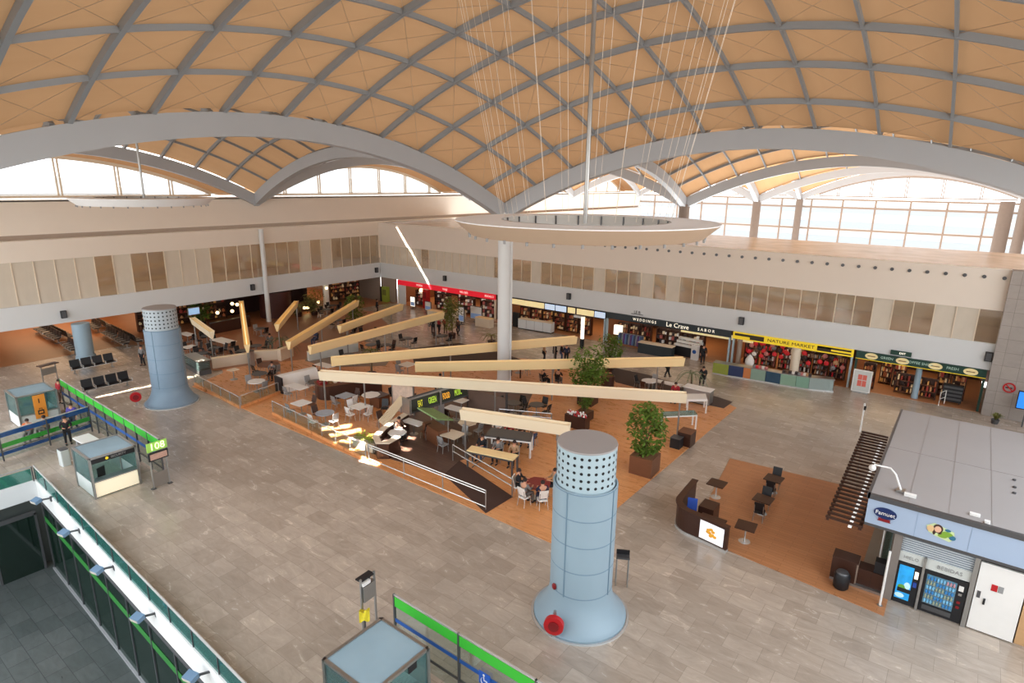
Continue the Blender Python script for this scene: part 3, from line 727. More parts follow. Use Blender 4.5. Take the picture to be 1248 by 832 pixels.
MB().box(-.25, -.15, 1.2, .25, .15, 1.27).build('tray', M['steel_dark'], tr); MB().box(-.25, .1, 1.27, .25, .15, 1.45).build('panel', M['black'], tr)
ft = thing('information_stand', 'steel stand with sloping dark panel before the far left booth', 'stand', G(63, 470), .3)
for y in (-.5, .5): MB().box(-.03, y-.03, 0, .03, y+.03, 1.6).build('post', M['steel'], ft)
MB().obox((0, 0, 1.65), (.5, 1.3, .06), 0, .0).build('dark_panel', M['dark_brown'], ft); MB().box(-.02, -.5, .9, .02, .5, 1.4).build('lower_panel', M['steel'], ft)
# conveyor table between the booths
ct = thing('inspection_table', 'white topped inspection table with equipment behind the lit booth', 'table', G(108, 560), .05)
MB().box(-1.6, -.05, .82, .2, .75, .9).build('top', M['white'], ct); MB().box(-.12, 0, 0, .1, .7, .82).build('end_panel', M['grey'], ct); MB().box(-1.5, .05, 0, -1.35, .65, .82).build('end_panel', M['grey'], ct)
ww = thing('white_bin', 'white box bin standing at end of the inspection table', 'bin', G(80, 566), .05)
MB().rbox((0, 0, .45), (.5, .42, .9), .06).build('bin_body', M['boothdull'], ww); MB().rbox((0, 0, .92), (.46, .38, .04), .06).build('opening', M['steel_dark'], ww)
# ------------------------------------------------------------------ snack kiosk at right
K = thing('snack_kiosk', 'grey roofed snack kiosk with pale blue fascia and oval logo', 'kiosk', (0, 24.1, 0))
kw = lambda mb, n, m, **k: mb.build(n, m, K, world=True, **k)
RF = MB().box(-1.62, 24.1, 3.93, 9, 35.1, 4.05)
kw(RF, 'roof', M['roof_grey'])
s = MB()
for k in range(1, 8): s.box(-1.62+k*1.2-.012, 24.2, 4.05, -1.62+k*1.2+.012, 35.0, 4.058)
s.box(-1.6, 29.4, 4.05, 9, 29.425, 4.058); kw(s, 'roof_seam', mat('roof seam', (150,144,140), .6))
kw(MB().box(-1.66, 24.02, 3.9, 9, 24.16, 4.09).box(-1.68, 24.02, 3.9, -1.58, 35.1, 4.09), 'roof_edge', M['steel_dark'])
kw(MB().box(-1.62, 24.06, 2.92, 9, 24.2, 3.9), 'front_fascia', M['fascia_blue'])
kw(MB().box(-1.62, 24.2, 2.92, -1.5, 35, 3.9), 'side_fascia', M['fascia_blue'])
s = MB()
for k in range(1, 7): s.box(-1.62+1.55*k-.006, 24.052, 2.92, -1.62+1.55*k+.006, 24.06, 3.9)
kw(s, 'fascia_joint', mat('cladding joint', (140,160,184), .5))
kw(MB().box(-1.62, 24.08, 2.8, 9, 24.26, 2.92), 'fascia_lip', M['steel_dark'])
kw(MB().box(-.62, 24.16, 0, -.36, 24.5, 2.8), 'corner_post', mat('grey brown post', (128,120,114), .5))
kw(MB().box(-.36, 24.3, 2.12, 1.86, 24.36, 2.8), 'shutter', M['shutter'] if 'shutter' in M else M.setdefault('shutter', mat('ribbed shutter white', (206,212,216), .45)))
s = MB()
for k in range(8): s.box(-.36, 24.27, 2.16+k*.085, 1.86, 24.31, 2.185+k*.085)
kw(s, 'shutter_rib', mat('shutter groove', (128,138,148), .5))
kw(MB().box(-.36, 24.26, 1.72, .40, 24.4, 2.12), 'panel', M['boothdull']); kw(MB().box(.44, 24.26, 1.72, 1.86, 24.4, 2.12), 'panel', M['boothdull'])
kw(MB().box(.38, 24.16, 0, .46, 24.4, 2.14), 'divider', M['steel']); kw(MB().box(1.76, 24.16, 0, 1.9, 24.5, 2.8), 'divider', M['steel'])
text('panel_text', 'HIELO', .17, M['grey'], K, (0.0, 24.25, 1.92), (1, 0, 0), (0, 0, 1), world=True)
text('panel_text', 'BEBIDAS', .2, M['grey'], K, (1.15, 24.25, 1.92), (1, 0, 0), (0, 0, 1), world=True)
kw(MB().box(-.36, 25.1, 0, 9, 25.25, 3.9), 'inner_wall', M['tan_wall']); kw(MB().box(3.25, 24.3, 0, 9, 24.5, 2.8), 'wood_panel_wall', mat('light wood panel', (196,156,112), .5, stretch=(1,1,5)))
kw(MB().box(-.36, 24.5, 0, 3.3, 25.1, .02).box(1.9, 24.4, 2.7, 3.3, 24.6, 2.92), 'recess_floor', M['grey'])
d = kw(MB().box(1.93, 24.2, .05, 3.2, 24.3, 2.66), 'white_door', M['white'])
MB().box(2.42-0, 24.16-24.1, 1.25, 2.47, .1, 1.5).build('door_handle', M['black'], d) if False else None
hd = MB().box(2.2, .05, 1.12, 2.26, .1, 1.34).build('door_handle', M['black'], d)
MB().box(2.33, .085, 1.72, 2.5, .1, 1.96).build('warning_notice', M['red'], d); MB().box(2.52, .085, 1.72, 2.66, .1, 1.96).build('warning_notice', M['grey'], d)
MB().box(2.0, .085, 1.3, 2.1, .1, 1.56).build('small_label', M['steel_dark'], d)
kw(MB().box(1.5, 24.6, 0, 9, 35, .02), 'back_floor', M['grey'])
# logo and picture on the fascia
q = onY(1079, 625.5, 24.05); lg = MB(); pts = [(q.x+.36*cos(a), q.z+.215*sin(a)) for a in [2*pi*k/40 for k in range(40)]]
lg.add([(x, 24.05, z) for x, z in pts]+[(x, 24.01, z) for x, z in pts], [tuple(range(40, 80)), ]+[(i, (i+1) % 40, 40+(i+1) % 40, 40+i) for i in range(40)])
lo = kw(lg, 'logo_sign', mat('navy logo oval', (22,42,92), .35, emit=.05))
text('logo_text', 'Famuet', .21, M['white'], lo, (q.x, 23.995-24.1, q.z+.0), (1, 0, 0), (0, 0, 1), ext=.008)
MB().add([(q.x-.2, -.08, q.z-.21), (q.x+.2, -.08, q.z-.21), (q.x+.18, -.08, q.z-.27), (q.x+.22, -.08, q.z-.33), (q.x-.22, -.08, q.z-.33), (q.x-.18, -.08, q.z-.27)], [(0, 1, 2, 3, 4, 5)]).build('ribbon', M['hub'], lo)
q = onY(1146, 648, 24.05); ox, oz = q.x, q.z
pc = kw(MB().add([(ox+a, 24.04, oz+b) for a, b in [(-.42,.12),(-.2,.28),(.1,.2),(.38,.12),(.44,-.12),(.3,-.28),(-.1,-.2),(-.34,-.1)]], [tuple(range(8))]), 'picture_sign', mat('pale green picture', (206,222,170), .5, var=.2))
MB().ball((ox-.08, -.075, oz+.08), (.1, .008, .12)).build('portrait_face', mat('portrait skin', (226,180,150), .6), pc)
MB().ball((ox-.08, -.07, oz+.1), (.15, .006, .17)).ball((ox+.0, -.07, oz-.02), (.05, .006, .14)).ball((ox-.17, -.07, oz-.02), (.05, .006, .14)).build('portrait_hair', mat('portrait dark hair', (70,46,38), .6), pc)
MB().ball((ox-.28, -.07, oz+.04), (.12, .008, .12)).build('bread_shape', mat('bread tan', (226,190,140), .6), pc)
MB().ball((ox+.2, -.07, oz-.02), (.17, .008, .1)).ball((ox+.08, -.07, oz-.12), (.14, .008, .07)).build('leaf_shape', mat('picture leaf green', (126,166,56), .6), pc)
MB().ball((ox+.36, -.07, oz-.1), (.1, .008, .09)).ball((ox+.2, -.07, oz+.13), (.09, .008, .05)).build('blue_shape', mat('picture blue', (52,112,140), .6), pc)
# vending machines
def vend(x0, x1, label, kind):
    v = thing('vending_machine', label, 'vending machine', (x0, 24.22, 0))
    w = x1-x0
    MB().box(0, 0, .04, w, .8, 1.7).build('cabinet', M['black'], v); MB().box(.04, .05, 0, w-.04, .75, .05).build('plinth', M['steel_dark'], v)
    if kind == 'poster':
        p = MB().box(.05, -.012, .22, w-.2, 0, 1.6).build('poster', mat('bright cyan poster', (40,150,216), .35, var=.5, scale=4, emit=.45), v)
        MB().ball((.22, -.016, .72), (.12, .006, .1)).ball((.3, -.016, .64), (.1, .006, .08)).build('poster_leaves', mat('poster green', (96,150,60), .5, emit=.2), p)
        MB().ball((.2, -.014, .36), (.15, .006, .1)).ball((.38, -.014, .8), (.1, .006, .16)).build('poster_splash', mat('poster pale', (186,224,232), .5, emit=.3), p)
        MB().box(.1, -.03, .52, w-.2, -.012, .68).build('tray_flap', M['black'], v)
        MB().box(w-.16, -.02, 1.2, w-.05, 0, 1.48).build('price_panel', M['lit_white'], v); MB().box(w-.16, -.02, .85, w-.05, 0, 1.05).build('coin_panel', M['blue'], v)
    else:
        MB().box(.08, -.012, .4, w-.3, 0, 1.56).build('display_window', mat('lit bluish display', (84,128,150), .3, var=.5, scale=12, emit=.18), v)
        cols = [mat('bottle pale blue', (120,180,214), .3, emit=.15), mat('bottle grey green', (150,160,140), .3, emit=.1), mat('bottle blue', (60,130,190), .3, emit=.15)]
        for r in range(6):
            for c_ in range(9):
                b = MB(); bx, bz = .14+c_*(w-.46)/8.6, .46+r*.185; b.lathe([(.032, 0), (.034, .08), (.016, .115), (.016, .135)], (bx, -.03, bz), 6)
                if r == 5 and c_ > 5: b.build('bottle', M['pinkcan'] if 'pinkcan' in M else M.setdefault('pinkcan', mat('pink can', (200,150,160), .4)), v)
                else: b.build('bottle', cols[(r+c_//3) % 3], v)
        for r in range(6): MB().box(.09, -.05, .44+r*.185, w-.31, 0, .455+r*.185).build('shelf', M['steel'], v)
        MB().box(w-.24, -.02, 1.3, w-.1, 0, 1.5).build('keypad', M['white'], v)
        for z in (1.12, .8, .6): MB().box(w-.22, -.02, z, w-.12, 0, z+.09).build('payment_panel', M['steel'] if z > 1 else M['hub'], v)
        MB().box(.1, -.02, .14, w-.3, 0, .32).build('delivery_flap', M['steel_dark'], v)
    return v
vend(-.34, .36, 'narrow black vending machine with bright cyan water poster', 'poster')
vend(.48, 1.74, 'wide black vending machine with rows of bottles behind glass', 'rows')
# louvred pergola
P = thing('louvre_pergola', 'dark slatted pergola beside the grey kiosk roof', 'pergola', (-2.3, 24.2, 0))
for k in range(27):
    y = k*.4; MB().box(-.62-.018*k*.5, y-.05, 2.56, .66-.012*k, y+.05, 2.64).build('slat', M['dark_brown'], P)
MB().box(.5, 0, 2.44, .62, 10.6, 2.54).build('rail', M['dark_brown'], P); MB().bar((-.55, 0, 2.49), (-.78, 10.5, 2.49), .1, .08).build('rail', M['dark_brown'], P)
MB().bar((.22, .1, 2.38), (.1, 10.2, 2.38), .12, .03).build('light_line', mat('row of small lamps', (255,246,230), .4, emit=1.5, var=.9, scale=9), P)
for y in (10.5,): MB().tube((-.6 if y < 1 else -.75, y, 0), (-.6 if y < 1 else -.75, y, 2.46), .04, 8).build('post', M['steel'], P)
p1 = thing('tall_pole', 'thin pale pole standing behind the far end of the pergola', 'pole', G(1048, 526))
MB().tube((0, 0, 0), (0, 0, 1.9), .05, 8).build('shaft', M['white'], p1); MB().box(.0, -.08, 1.5, .12, .08, 1.75).build('sensor_box', M['black'], p1)
p2 = thing('tall_pole', 'thin pale pole at the kiosk counter corner', 'pole', G(1072, 738))
MB().tube((0, 0, 0), (0, 0, 2.3), .04, 8).build('shaft', M['white'], p2); MB().lathe([(.1, 0), (.1, .03), (.05, .04)], n=12).build('base', M['steel'], p2)
# roof arm lamp
a = thing('rooftop_lamp_arm', 'white bent arm with round head on the kiosk roof corner', 'lamp', (-.72, 25.0, 4.06))
MB().path([(0, 0, .05), (-.25, .15, .55), (-.45, .22, .72), (-1.0, .2, .72)], .035, 8).build('arm', M['white'], a, True)
MB().ball((-1.03, .18, .58), .13, 12, 8).build('lamp_head', M['white'], a, True)
MB().rbox((0, 0, .04), (.3, .3, .08), .03).build('base_plate', M['steel'], a); MB().box(.12, -.3, 0, .5, -.12, .1).build('junction_box', M['white'], a)
for i, (x, y) in enumerate(((1188, 628), (1203, 637))):
    q = G(x, y, 4.06); o = MB().rbox((0, 0, .04), (.3 if i == 0 else .16, .16, .08), .03).build('roof_fitting', M['white']); o.location = q; tag(o, ('flat' if i == 0 else 'small')+' white fitting at the kiosk roof edge above the white door', 'fitting')
for i, (x, y, s_) in enumerate(((1236, 585, 'nearest the back'), (1236.5, 594, 'middle'), (1236, 601, 'nearest the fascia'))):
    q = G(x, y, 4.06); o = MB().lathe([(.06, 0), (.06, .05), (.02, .06)], n=10).build('roof_vent', M['steel_dark']); o.location = q; tag(o, 'tiny dark vent on grey kiosk roof, %s of three in a line' % s_, 'vent', 'three roof vents')
# order counter of the kiosk, bin
c = thing('order_counter', 'dark brown order counter beside the kiosk opening', 'counter', (-2.46, 24.2, 0), .02)
MB().box(0, 0, .12, .85, .6, 1.0).build('end_block', M['dark_brown'], c); MB().box(.0, -.04, 1.0, .9, .64, 1.05).build('counter_top', M['dark_brown'], c)
MB().box(.85, .15, .12, 1.78, .75, .78).build('body', M['dark_brown'], c); MB().box(0, -.02, 0, 1.78, .7, .12).build('plinth', M['steel'], c)
MB().box(.84, .05, .0, .9, .7, 1.0).build('divider', M['tan_wall'], c); MB().box(1.35, .145, .14, 1.36, .15, .76).build('door_gap', M['black'], c)
MB().box(1.4, .2, .78, 1.75, .6, 1.25).build('till', M['black'], c)
b = thing('waste_bin', 'round black waste bin in front of the kiosk counter', 'bin', (-2.0, 23.82, 0))
MB().lathe([(.2, 0), (.27, .1), (.29, .6), (.24, .68)], n=20).build('bin_body', M['black'], b, True); MB().lathe([(.24, .66), (.2, .74), (.06, .76)], n=20).build('lid', M['steel_dark'], b, True)
i1 = thing('door_leaf', 'open white framed door beside the kiosk counter', 'door', (-.98, 25.6, 0), 1.2)
MB().box(0, 0, 0, .08, .06, 2.5).box(.72, 0, 0, .8, .06, 2.5).box(0, 0, 2.42, .8, .06, 2.5).build('frame', M['white'], i1); MB().box(.08, .02, .1, .72, .04, 2.42).build('pane', M['glass_booth'], i1)
mb = MB().box(-.35, 25.2, 0, -.25, 35, 2.9); kw(mb, 'side_wall', M['tan_wall'])
kw(MB().box(-.62, 24.6, 0, -.4, 25.0, 2.3), 'dark_cupboard', M['dark_brown'])
# ------------------------------------------------------------------ curved information counter
Cc = thing('curved_counter', 'dark walnut curved counter with food picture panel on kiosk deck', 'counter', (-7.6, 24.3, 0))
path = [(-1.35, 2.35), (-1.3, 1.2), (-1.25, .3)]+[(-1.25+.95-.95*cos(a), .3-.95*sin(a)-.0) for a in [k*pi/2/8 for k in range(1, 9)]]+[(.5, -.75), (1.35, -.9)]
def wall_path(path, h, th):
    mb = MB(); n = len(path); L = []; R_ = []
    for i, p in enumerate(path):
        q0, q1 = Vector(path[max(0, i-1)]), Vector(path[min(n-1, i+1)]); d = (q1-q0).normalized(); nrm = Vector((-d.y, d.x))
        L.append(Vector(p)+nrm*th/2); R_.append(Vector(p)-nrm*th/2)
    vs = [(p.x, p.y, z) for z in h for p in L]+[(p.x, p.y, z) for z in h for p in R_]
    fs = []
    for i in range(n-1):
        fs += [(i, i+1, n+i+1, n+i), (2*n+i+1, 2*n+i, 3*n+i, 3*n+i+1), (n+i, n+i+1, 3*n+i+1, 3*n+i), (i+1, i, 2*n+i, 2*n+i+1)]
    fs += [(0, n, 3*n, 2*n), (n-1, 2*n-1+2*n, 4*n-1, 2*n-1)]
    fs[-1] = (n-1, 3*n-1, 4*n-1, 2*n-1)
    return mb.add(vs, fs)
wall_path(path, (.1, 1.15), .16).build('curved_front', M['dark_brown'], Cc); wall_path(path, (0, .13), .26).build('plinth', M['chrome'], Cc)
wall_path(path, (1.15, 1.2), .3).build('ledge', M['dark_brown'], Cc)
pn_ = MB().obox((.62, -.86, .62), (1.15, .02, .85), -.17).build('picture_panel', mat('lit pale picture', (236,236,240), .5, var=.04, emit=.6), Cc)
fr = MB()
for i, (x, z) in enumerate(((.5,.72),(.62,.78),(.72,.7),(.56,.6),(.7,.55),(.8,.5),(.62,.48),(.48,.62))): fr.ball((x, -.88-.0*x-(x-.62)*.17, z), (.09, .02, .07), 8, 5)
fr.build('fruit_motif', mat('golden food motif', (220,160,50), .6, var=.4, scale=8, emit=.3), pn_)
MB().box(-.55, .75, .0, .15, 1.6, .78).build('inner_desk', M['dark_brown'], Cc); MB().box(-.2, -.35, .7, .9, .35, .76).build('desk_top', M['dark_brown'], Cc)
MB().box(.7, -.3, 0, .85, .3, .7).build('desk_leg', M['dark_brown'], Cc)
MB().box(.25, -.2, .76, .5, .1, .79).build('keyboard', M['steel_dark'], Cc)
# blue chair in the counter
def chair_parts(t, seat_m, back_m, leg_m, hs=.46, w=.46, bh=.46):
    MB().rbox((0, 0, hs), (w, w, .05), .08).build('seat', seat_m, t)
    q = MB(); q.rbox((0, 0, 0), (w*.95, .04, bh), .015); 
    q.v = [(x, y+w/2-.02+.14*(z/bh), z+hs+.1+bh/2) for x, y, z in q.v]; q.build('backrest', back_m, t)
    for sx in (-1, 1):
        MB().tube((sx*w*.42, -w*.4, hs), (sx*w*.47, -w*.48, 0), .018, 6).build('leg', leg_m, t)
        MB().path([(sx*w*.42, w*.5+.06, hs+bh*.9), (sx*w*.42, w*.42, hs), (sx*w*.47, w*.58, 0)], .018, 6).build('leg', leg_m, t)
bc = thing('office_chair', 'blue chair inside the curved walnut counter', 'chair', (-8.3, 24.62, 0), .3)
chair_parts(bc, M['blue'], M['blue'], M['steel'], hs=.5, bh=.55)
# kiosk terrace tables and chairs
dk = thing('cafe_table', 'dark square table alone at back left of the kiosk deck', 'table', G(872, 606))
MB().rbox((0, 0, .78), (.82, .82, .04), .03).build('tabletop', M['dark_brown'], dk); MB().tube((0, 0, .03), (0, 0, .76), .035, 8).build('column', M['chrome'], dk)
MB().lathe([(.26, 0), (.25, .03), (.05, .05)], n=20).build('base', M['chrome'], dk, True)
dup(dk, G(907, 660), .1, 'dark square table alone in the middle of the kiosk deck')
ta = dup(dk, G(941, 600), -.05, 'dark square table with chairs, farther of two in the deck row', 'dark tables of the kiosk deck row')
tb = dup(dk, G(928, 626), -.05, 'dark square table with chairs, nearer of two in the deck row', 'dark tables of the kiosk deck row')
pa, pb = G(941, 600), G(928, 626); dr = (pa-pb).normalized(); ra = atan2(dr.y, dr.x)-pi/2
kc = thing('cafe_chair', 'black chair at the far end of the kiosk deck row', 'chair', pa+dr*.66, ra, 'black chairs of the kiosk deck row')
chair_parts(kc, M['black'], M['black'], M['steel'])
for q, r, l in ((pa-dr*.62, ra+pi, 'black chair on near side of the farther kiosk deck table'), (pb+dr*.62, ra, 'black chair on far side of the nearer kiosk deck table'), (pb-dr*.66, ra+pi, 'black chair at near end of the kiosk deck row')):
    dup(kc, q, r, l, 'black chairs of the kiosk deck row')
struct('floor', MB().box(-1.55, 24.95, .03, -.4, 34, .045), mat('beige service floor', (150,140,126), .4))
# things on the grey tiled wall and beside it
ns = thing('prohibition_sign', 'round red prohibition sign on the grey tiled wall', 'sign', onY(1230, 472.5, WY-.53))
rg = MB()
for k in range(24):
    a0, a1 = 2*pi*k/24, 2*pi*(k+1)/24; rg.bar((.3*cos(a0), 0, .3*sin(a0)), (.3*cos(a1), 0, .3*sin(a1)), .04, .09)
rg.bar((-.22, -.01, .22), (.22, -.01, -.22), .03, .07).build('red_ring', M['red'], ns); MB().box(-.2, .01, -.05, .16, .02, .03).build('cigarette_symbol', M['black'], ns)
sc = thing('blue_screen', 'blue lit information screen on thin post at right edge', 'screen', G(1245, 520))
MB().box(-.04, -.04, 0, .04, .04, 1.4).build('post', M['steel_dark'], sc); MB().box(-.55, -.1, 1.2, .55, 0, 2.4).build('case', M['black'], sc)
MB().box(-.5, -.115, 1.26, .5, -.1, 2.34).build('screen', mat('bright blue screen', (44,124,226), .3, emit=.9), sc)
gr = random.Random(5)
def tuft(loc, name, label, m, n, h, r):
    t = thing(name, label, 'plant', loc); MB().lathe([(.18, 0), (.24, .3), (.2, .3), (.19, .24)], n=14).build('pot', M['steel_dark'], t, True); mb = MB()
    for k in range(n):
        a = gr.random()*2*pi; l = h*(.6+.5*gr.random()); s_ = r*(.4+.7*gr.random()); d_ = Vector((cos(a), sin(a), 0)); e = Vector((-sin(a), cos(a), 0))*.035
        b0 = Vector((0, 0, .26)); b1 = b0+d_*s_*.5+Vector((0, 0, l*.7)); b2 = b0+d_*s_+Vector((0, 0, l*.62))
        mb.add([b0-e, b0+e, b1+e*1.3, b1-e*1.3, b2], [(0, 1, 2, 3), (3, 2, 4)])
    mb.build('foliage', m, t); return t
tuft(G(1212, 516), 'potted_plant', 'small olive green plant before the grey tiled wall', M['leaf_olive'], 40, .6, .5)
# ------------------------------------------------------------------ shop fronts under the right fascia
def X(px, py=400): return onY(px, py, WY).x
PALS = {}
def pal(key, cols, emit=.12):
    if key not in PALS: PALS[key] = [mat('%s goods %s' % (key, n), c, .5, var=.15, scale=6, emit=emit) for n, c in cols]
    return PALS[key]
rs = random.Random(11)
ZG = 2.45
def shopfront(px0, px1, py, name, label, sign_m, frame_m, walls=True, zs=ZG):
    x0, x1 = X(px0, py), X(px1, py)
    t = thing(name, label, 'shop front', (x0, WY, 0)); w = x1-x0
    s = MB().box(0, -.1, zs, w, .1, FB-.02).build('sign_band', sign_m, t)
    MB().box(0, -.06, 0, .14, .2, zs).build('side_jamb', frame_m, t); MB().box(w-.14, -.06, 0, w, .2, zs).build('side_jamb', frame_m, t)
    MB().box(0, .2, 0, .1, 8, FB).build('side_wall', M['shopwall'], t)
    return t, s, x0, w
M['shopwall'] = mat('warm shop interior wall', (142,92,62), .6, var=.25, scale=1)
SH = {}
def shelf_unit(loc, rz, label, w=1.8, h=1.9, n=4, m=None, group=None):
    key = (w, h, n, m.name if m else '')
    if key not in SH:
        t = thing('display_shelf', label, 'shelf', loc, rz, group)
        MB().box(-w/2, -.03, 0, w/2, .03, h).build('back_panel', m or M['dark_brown'], t)
        for k in range(n): MB().box(-w/2, -.42, .12+k*(h-.2)/n, w/2, 0, .16+k*(h-.2)/n).build('shelf_board', m or M['brown'], t)
        for x in (-w/2, w/2): MB().box(x-.03, -.42, 0, x+.03, .03, h).build('side_panel', m or M['dark_brown'], t)
        SH[key] = t; return t
    return dup(SH[key], loc, rz, label, group)
GOOD = {}
NG = [0]
SW = {}
def spacing(pxs, py, mx=2.0):
    xs = [X(p, py) for p in pxs]; return min(mx, min(b-a for a, b in zip(xs, xs[1:]))-.14)
def goods(loc, rz, w, h, n, per, key, label, group, cat='packet', shape='box', dens=.9):
    # single goods standing on the boards of a shelf unit
    for k in range(n):
        for j in range(per):
            if rs.random() > dens: continue
            m = rs.choice(PALS[key]); q = (key, m.name, shape)
            lx = -w/2+w*(j+.5)/per+rs.uniform(-.02, .02); ly = -.23; lz = .165+k*(h-.2)/n
            p = Vector((loc[0]+lx*cos(rz)-ly*sin(rz), loc[1]+lx*sin(rz)+ly*cos(rz), lz))
            if q not in GOOD:
                s = (w/per)*.82; hh = (h-.2)/n*.62
                if shape == 'bottle': o = MB().lathe([(s*.4, 0), (s*.42, hh*.6), (s*.16, hh*.75), (s*.16, hh)], n=8).build(cat, m)
                else: o = MB().rbox((0, 0, hh/2), (s*.8, .26, hh), .03, n=1).build(cat, m)
                GOOD[q] = o
            else:
                o = GOOD[q].copy(); COL.objects.link(o)
            o.location = p; o.rotation_euler = (0, 0, rz); o.scale = (rs.uniform(.7, 1.15), 1, rs.uniform(.55, 1.35)); tag(o, label, cat.split('_')[-1], group); NG[0] += 1
pal('amber', [('gold', (206,150,84)), ('rust', (150,84,50)), ('cream', (220,192,150)), ('brown', (96,60,42)), ('red', (140,54,44)), ('dark', (58,40,34)), ('tan', (170,120,80))], .2)
pal('mixed', [('red', (206,44,52)), ('white', (210,200,190)), ('rose', (180,110,104)), ('tan', (170,128,92)), ('dark', (54,42,42)), ('brown', (104,76,60)), ('grey', (120,116,116))], .12)
pal('dark', [('charcoal', (54,48,48)), ('brown', (98,64,48)), ('cream', (226,206,178)), ('rose', (176,96,88)), ('white', (226,222,216))], .16)
pal('denim', [('denim', (96,124,166)), ('slate', (66,78,100)), ('grey', (140,140,146)), ('plum', (104,66,120))], .1)
# --- red shop
M['red_text'] = mat('pale pink lettering', (255,206,200), .5, emit=.7)
t, s, x0, w = shopfront(485, 604, 345, 'red_shop_front', 'red signed shop front near the hall corner', M['sign_red'], M['cream'])
for px, word in ((512, 'MODA'), (543, 'VIAJE'), (566, 'RELOJES'), (597, 'REGALO')): text('sign_text', word, .34, M['red_text'], s, (X(px, 350)-x0, -.11, (ZG+FB)/2), (1, 0, 0), (0, 0, 1))
MB().box(0, -.02, 0, X(494, 350)-x0, .1, ZG).build('blank_white_panel', M['grey_white'], t)
for i, px in enumerate((508, 520, 534, 549, 563, 577, 590)):
    x = X(px, 365); L = shelf_unit((x, WY+1.2+(i % 2)*1.6, 0), 0, 'dark shelf unit %s inside the red signed shop' % ['by the white panel', 'second from the white panel', 'third from the white panel', 'behind the olive tree', 'left of the pale posters', 'behind the pale posters', 'nearest the round column'][i], 2.0, 1.95, 4, None, 'shelf units in the red shop')
    goods((x, WY+1.2+(i % 2)*1.6), 0, 2.0, 1.95, 4, 6, 'dark', 'small boxed goods on the red shop shelves', 'boxed goods in the red shop', 'boxed_good')
for i, (px, py, m, nm, ww, hh) in enumerate(((503.5,376,M['lit_white'],'white poster stand beside the blank white panel of the red shop',.85,1.25),(522,381,M['white'],'white and blue poster stand before the red shop, left of the olive tree',1.0,1.1),(562.5,395,M['white'],'pale poster stand right of the olive tree',.85,1.7),(580.5,392,M['white'],'wide blue and white poster stand before the red shop',1.7,1.5))):
    q = thing('poster_stand', nm, 'poster', G(px, py)); MB().box(-ww/2, -.05, .25, ww/2, .05, .25+hh).build('frame', M['steel_dark'], q)
    MB().box(-ww/2+.06, -.065, .31, ww/2-.06, -.05, .19+hh).build('poster', m, q)
    MB().box(-ww/2+.1, -.07, .4, ww/2-.1, -.064, .4+hh*.35).build('poster_image', mat('soft blue image', (130,160,206), .5, emit=.2) if 'pimg' not in M else M['pimg'], q)
    MB().box(-.3, -.2, 0, .3, .2, .05).build('foot', M['steel_dark'], q); MB().box(-.05, -.03, .04, .05, .03, .3).build('stem', M['steel_dark'], q)
for i, (px, py) in enumerate(((531, 389), (557, 388), (590, 398))):
    q = thing('display_counter', 'tan display counter of the red shop, '+['left of the olive tree', 'behind the olive tree', 'beside the round column'][i], 'counter', G(px, py)); MB().box(-1.0, -.3, 0, 1.0, .4, .95).build('body', M['cream'], q); MB().box(-1.04, -.34, .95, 1.04, .44, 1.0).build('counter_top', M['beam_wood'], q)
q = thing('red_pillar_display', 'tall red display pillar inside the red signed shop', 'display', (X(517, 355), WY+.35, 0)); MB().rbox((0, 0, 1.15), (.8, .6, 2.3), .08).build('body', M['red'], q); MB().box(-.25, -.32, 1.2, .25, -.3, 2.0).build('panel', M['hub'], q)
def globe(loc, r, label, group):
    g_ = thing('globe_lamp', label, 'lamp', loc, 0, group); MB().ball((0, 0, 0), r, 12, 8).build('globe', M['lit_warm'], g_, True); MB().tube((0, 0, r*.9), (0, 0, FB-loc[2]), .012, 5).build('cord', M['black'], g_)
globe((X(511, 350), WY+.3, 2.1), .24, 'round paper lamp in the red signed shop', 'globe lamps under the fascias')
# --- long buffet with lit picture menu
M['menu_glow'] = mat('lit cream menu board', (248,214,158), .5, var=.3, scale=2.5, emit=.55); M['menu_blue'] = mat('lit pale blue menu board', (196,214,236), .5, var=.12, scale=2, emit=.6)
t, s, x0, w = shopfront(621, 739, 370, 'buffet_front', 'buffet front with lit cream and blue picture menu band', M['black'], M['steel_blue_hi'], zs=2.3)
for a, b, m in ((625, 664, 'menu_glow'), (665, 677, 'menu_blue'), (678, 691, 'menu_blue'), (693, 702, 'menu_glow'), (704, 725, 'menu_glow'), (726, 739, 'menu_blue')):
    MB().box(X(a, 370)-x0, -.12, 2.36, X(b, 370)-x0, -.09, FB-.12).build('menu_panel', M[m], s)
wsp = spacing((632, 646, 660, 674, 690, 706), 385)
for i, px in enumerate((632, 646, 660, 674, 690, 706)):
    x = X(px, 385); shelf_unit((x, WY+1.6, 0), 0, 'brown shelf unit in the buffet, '+['first', 'second', 'third', 'fourth', 'fifth', 'sixth'][i]+' from the round column', wsp, 1.95, 4, None, 'shelf units in the buffet')
    goods((x, WY+1.6), 0, wsp, 1.95, 4, 7, 'amber', 'small packaged food on the buffet shelves', 'packaged food in the buffet', 'food_packet')
a, b = G(632, 400), G(672, 406.5)
q = thing('glass_counter', 'long white fronted counter before the buffet shelves', 'counter', (a+b)/2, atan2(b.y-a.y, b.x-a.x)); L = (b-a).length/2
MB().box(-L, -.1, .1, L, .6, 1.05).build('front', M['grey_white'], q); MB().box(-L, -.14, 1.05, L, .64, 1.1).build('counter_top', M['cream'], q); MB().box(-L, -.08, 0, L, .58, .1).build('plinth', M['black'], q)
for k in range(1, 4): MB().box(-L+2*L*k/4-.015, -.11, .1, -L+2*L*k/4+.015, -.1, 1.05).build('panel_joint', M['grey'], q)
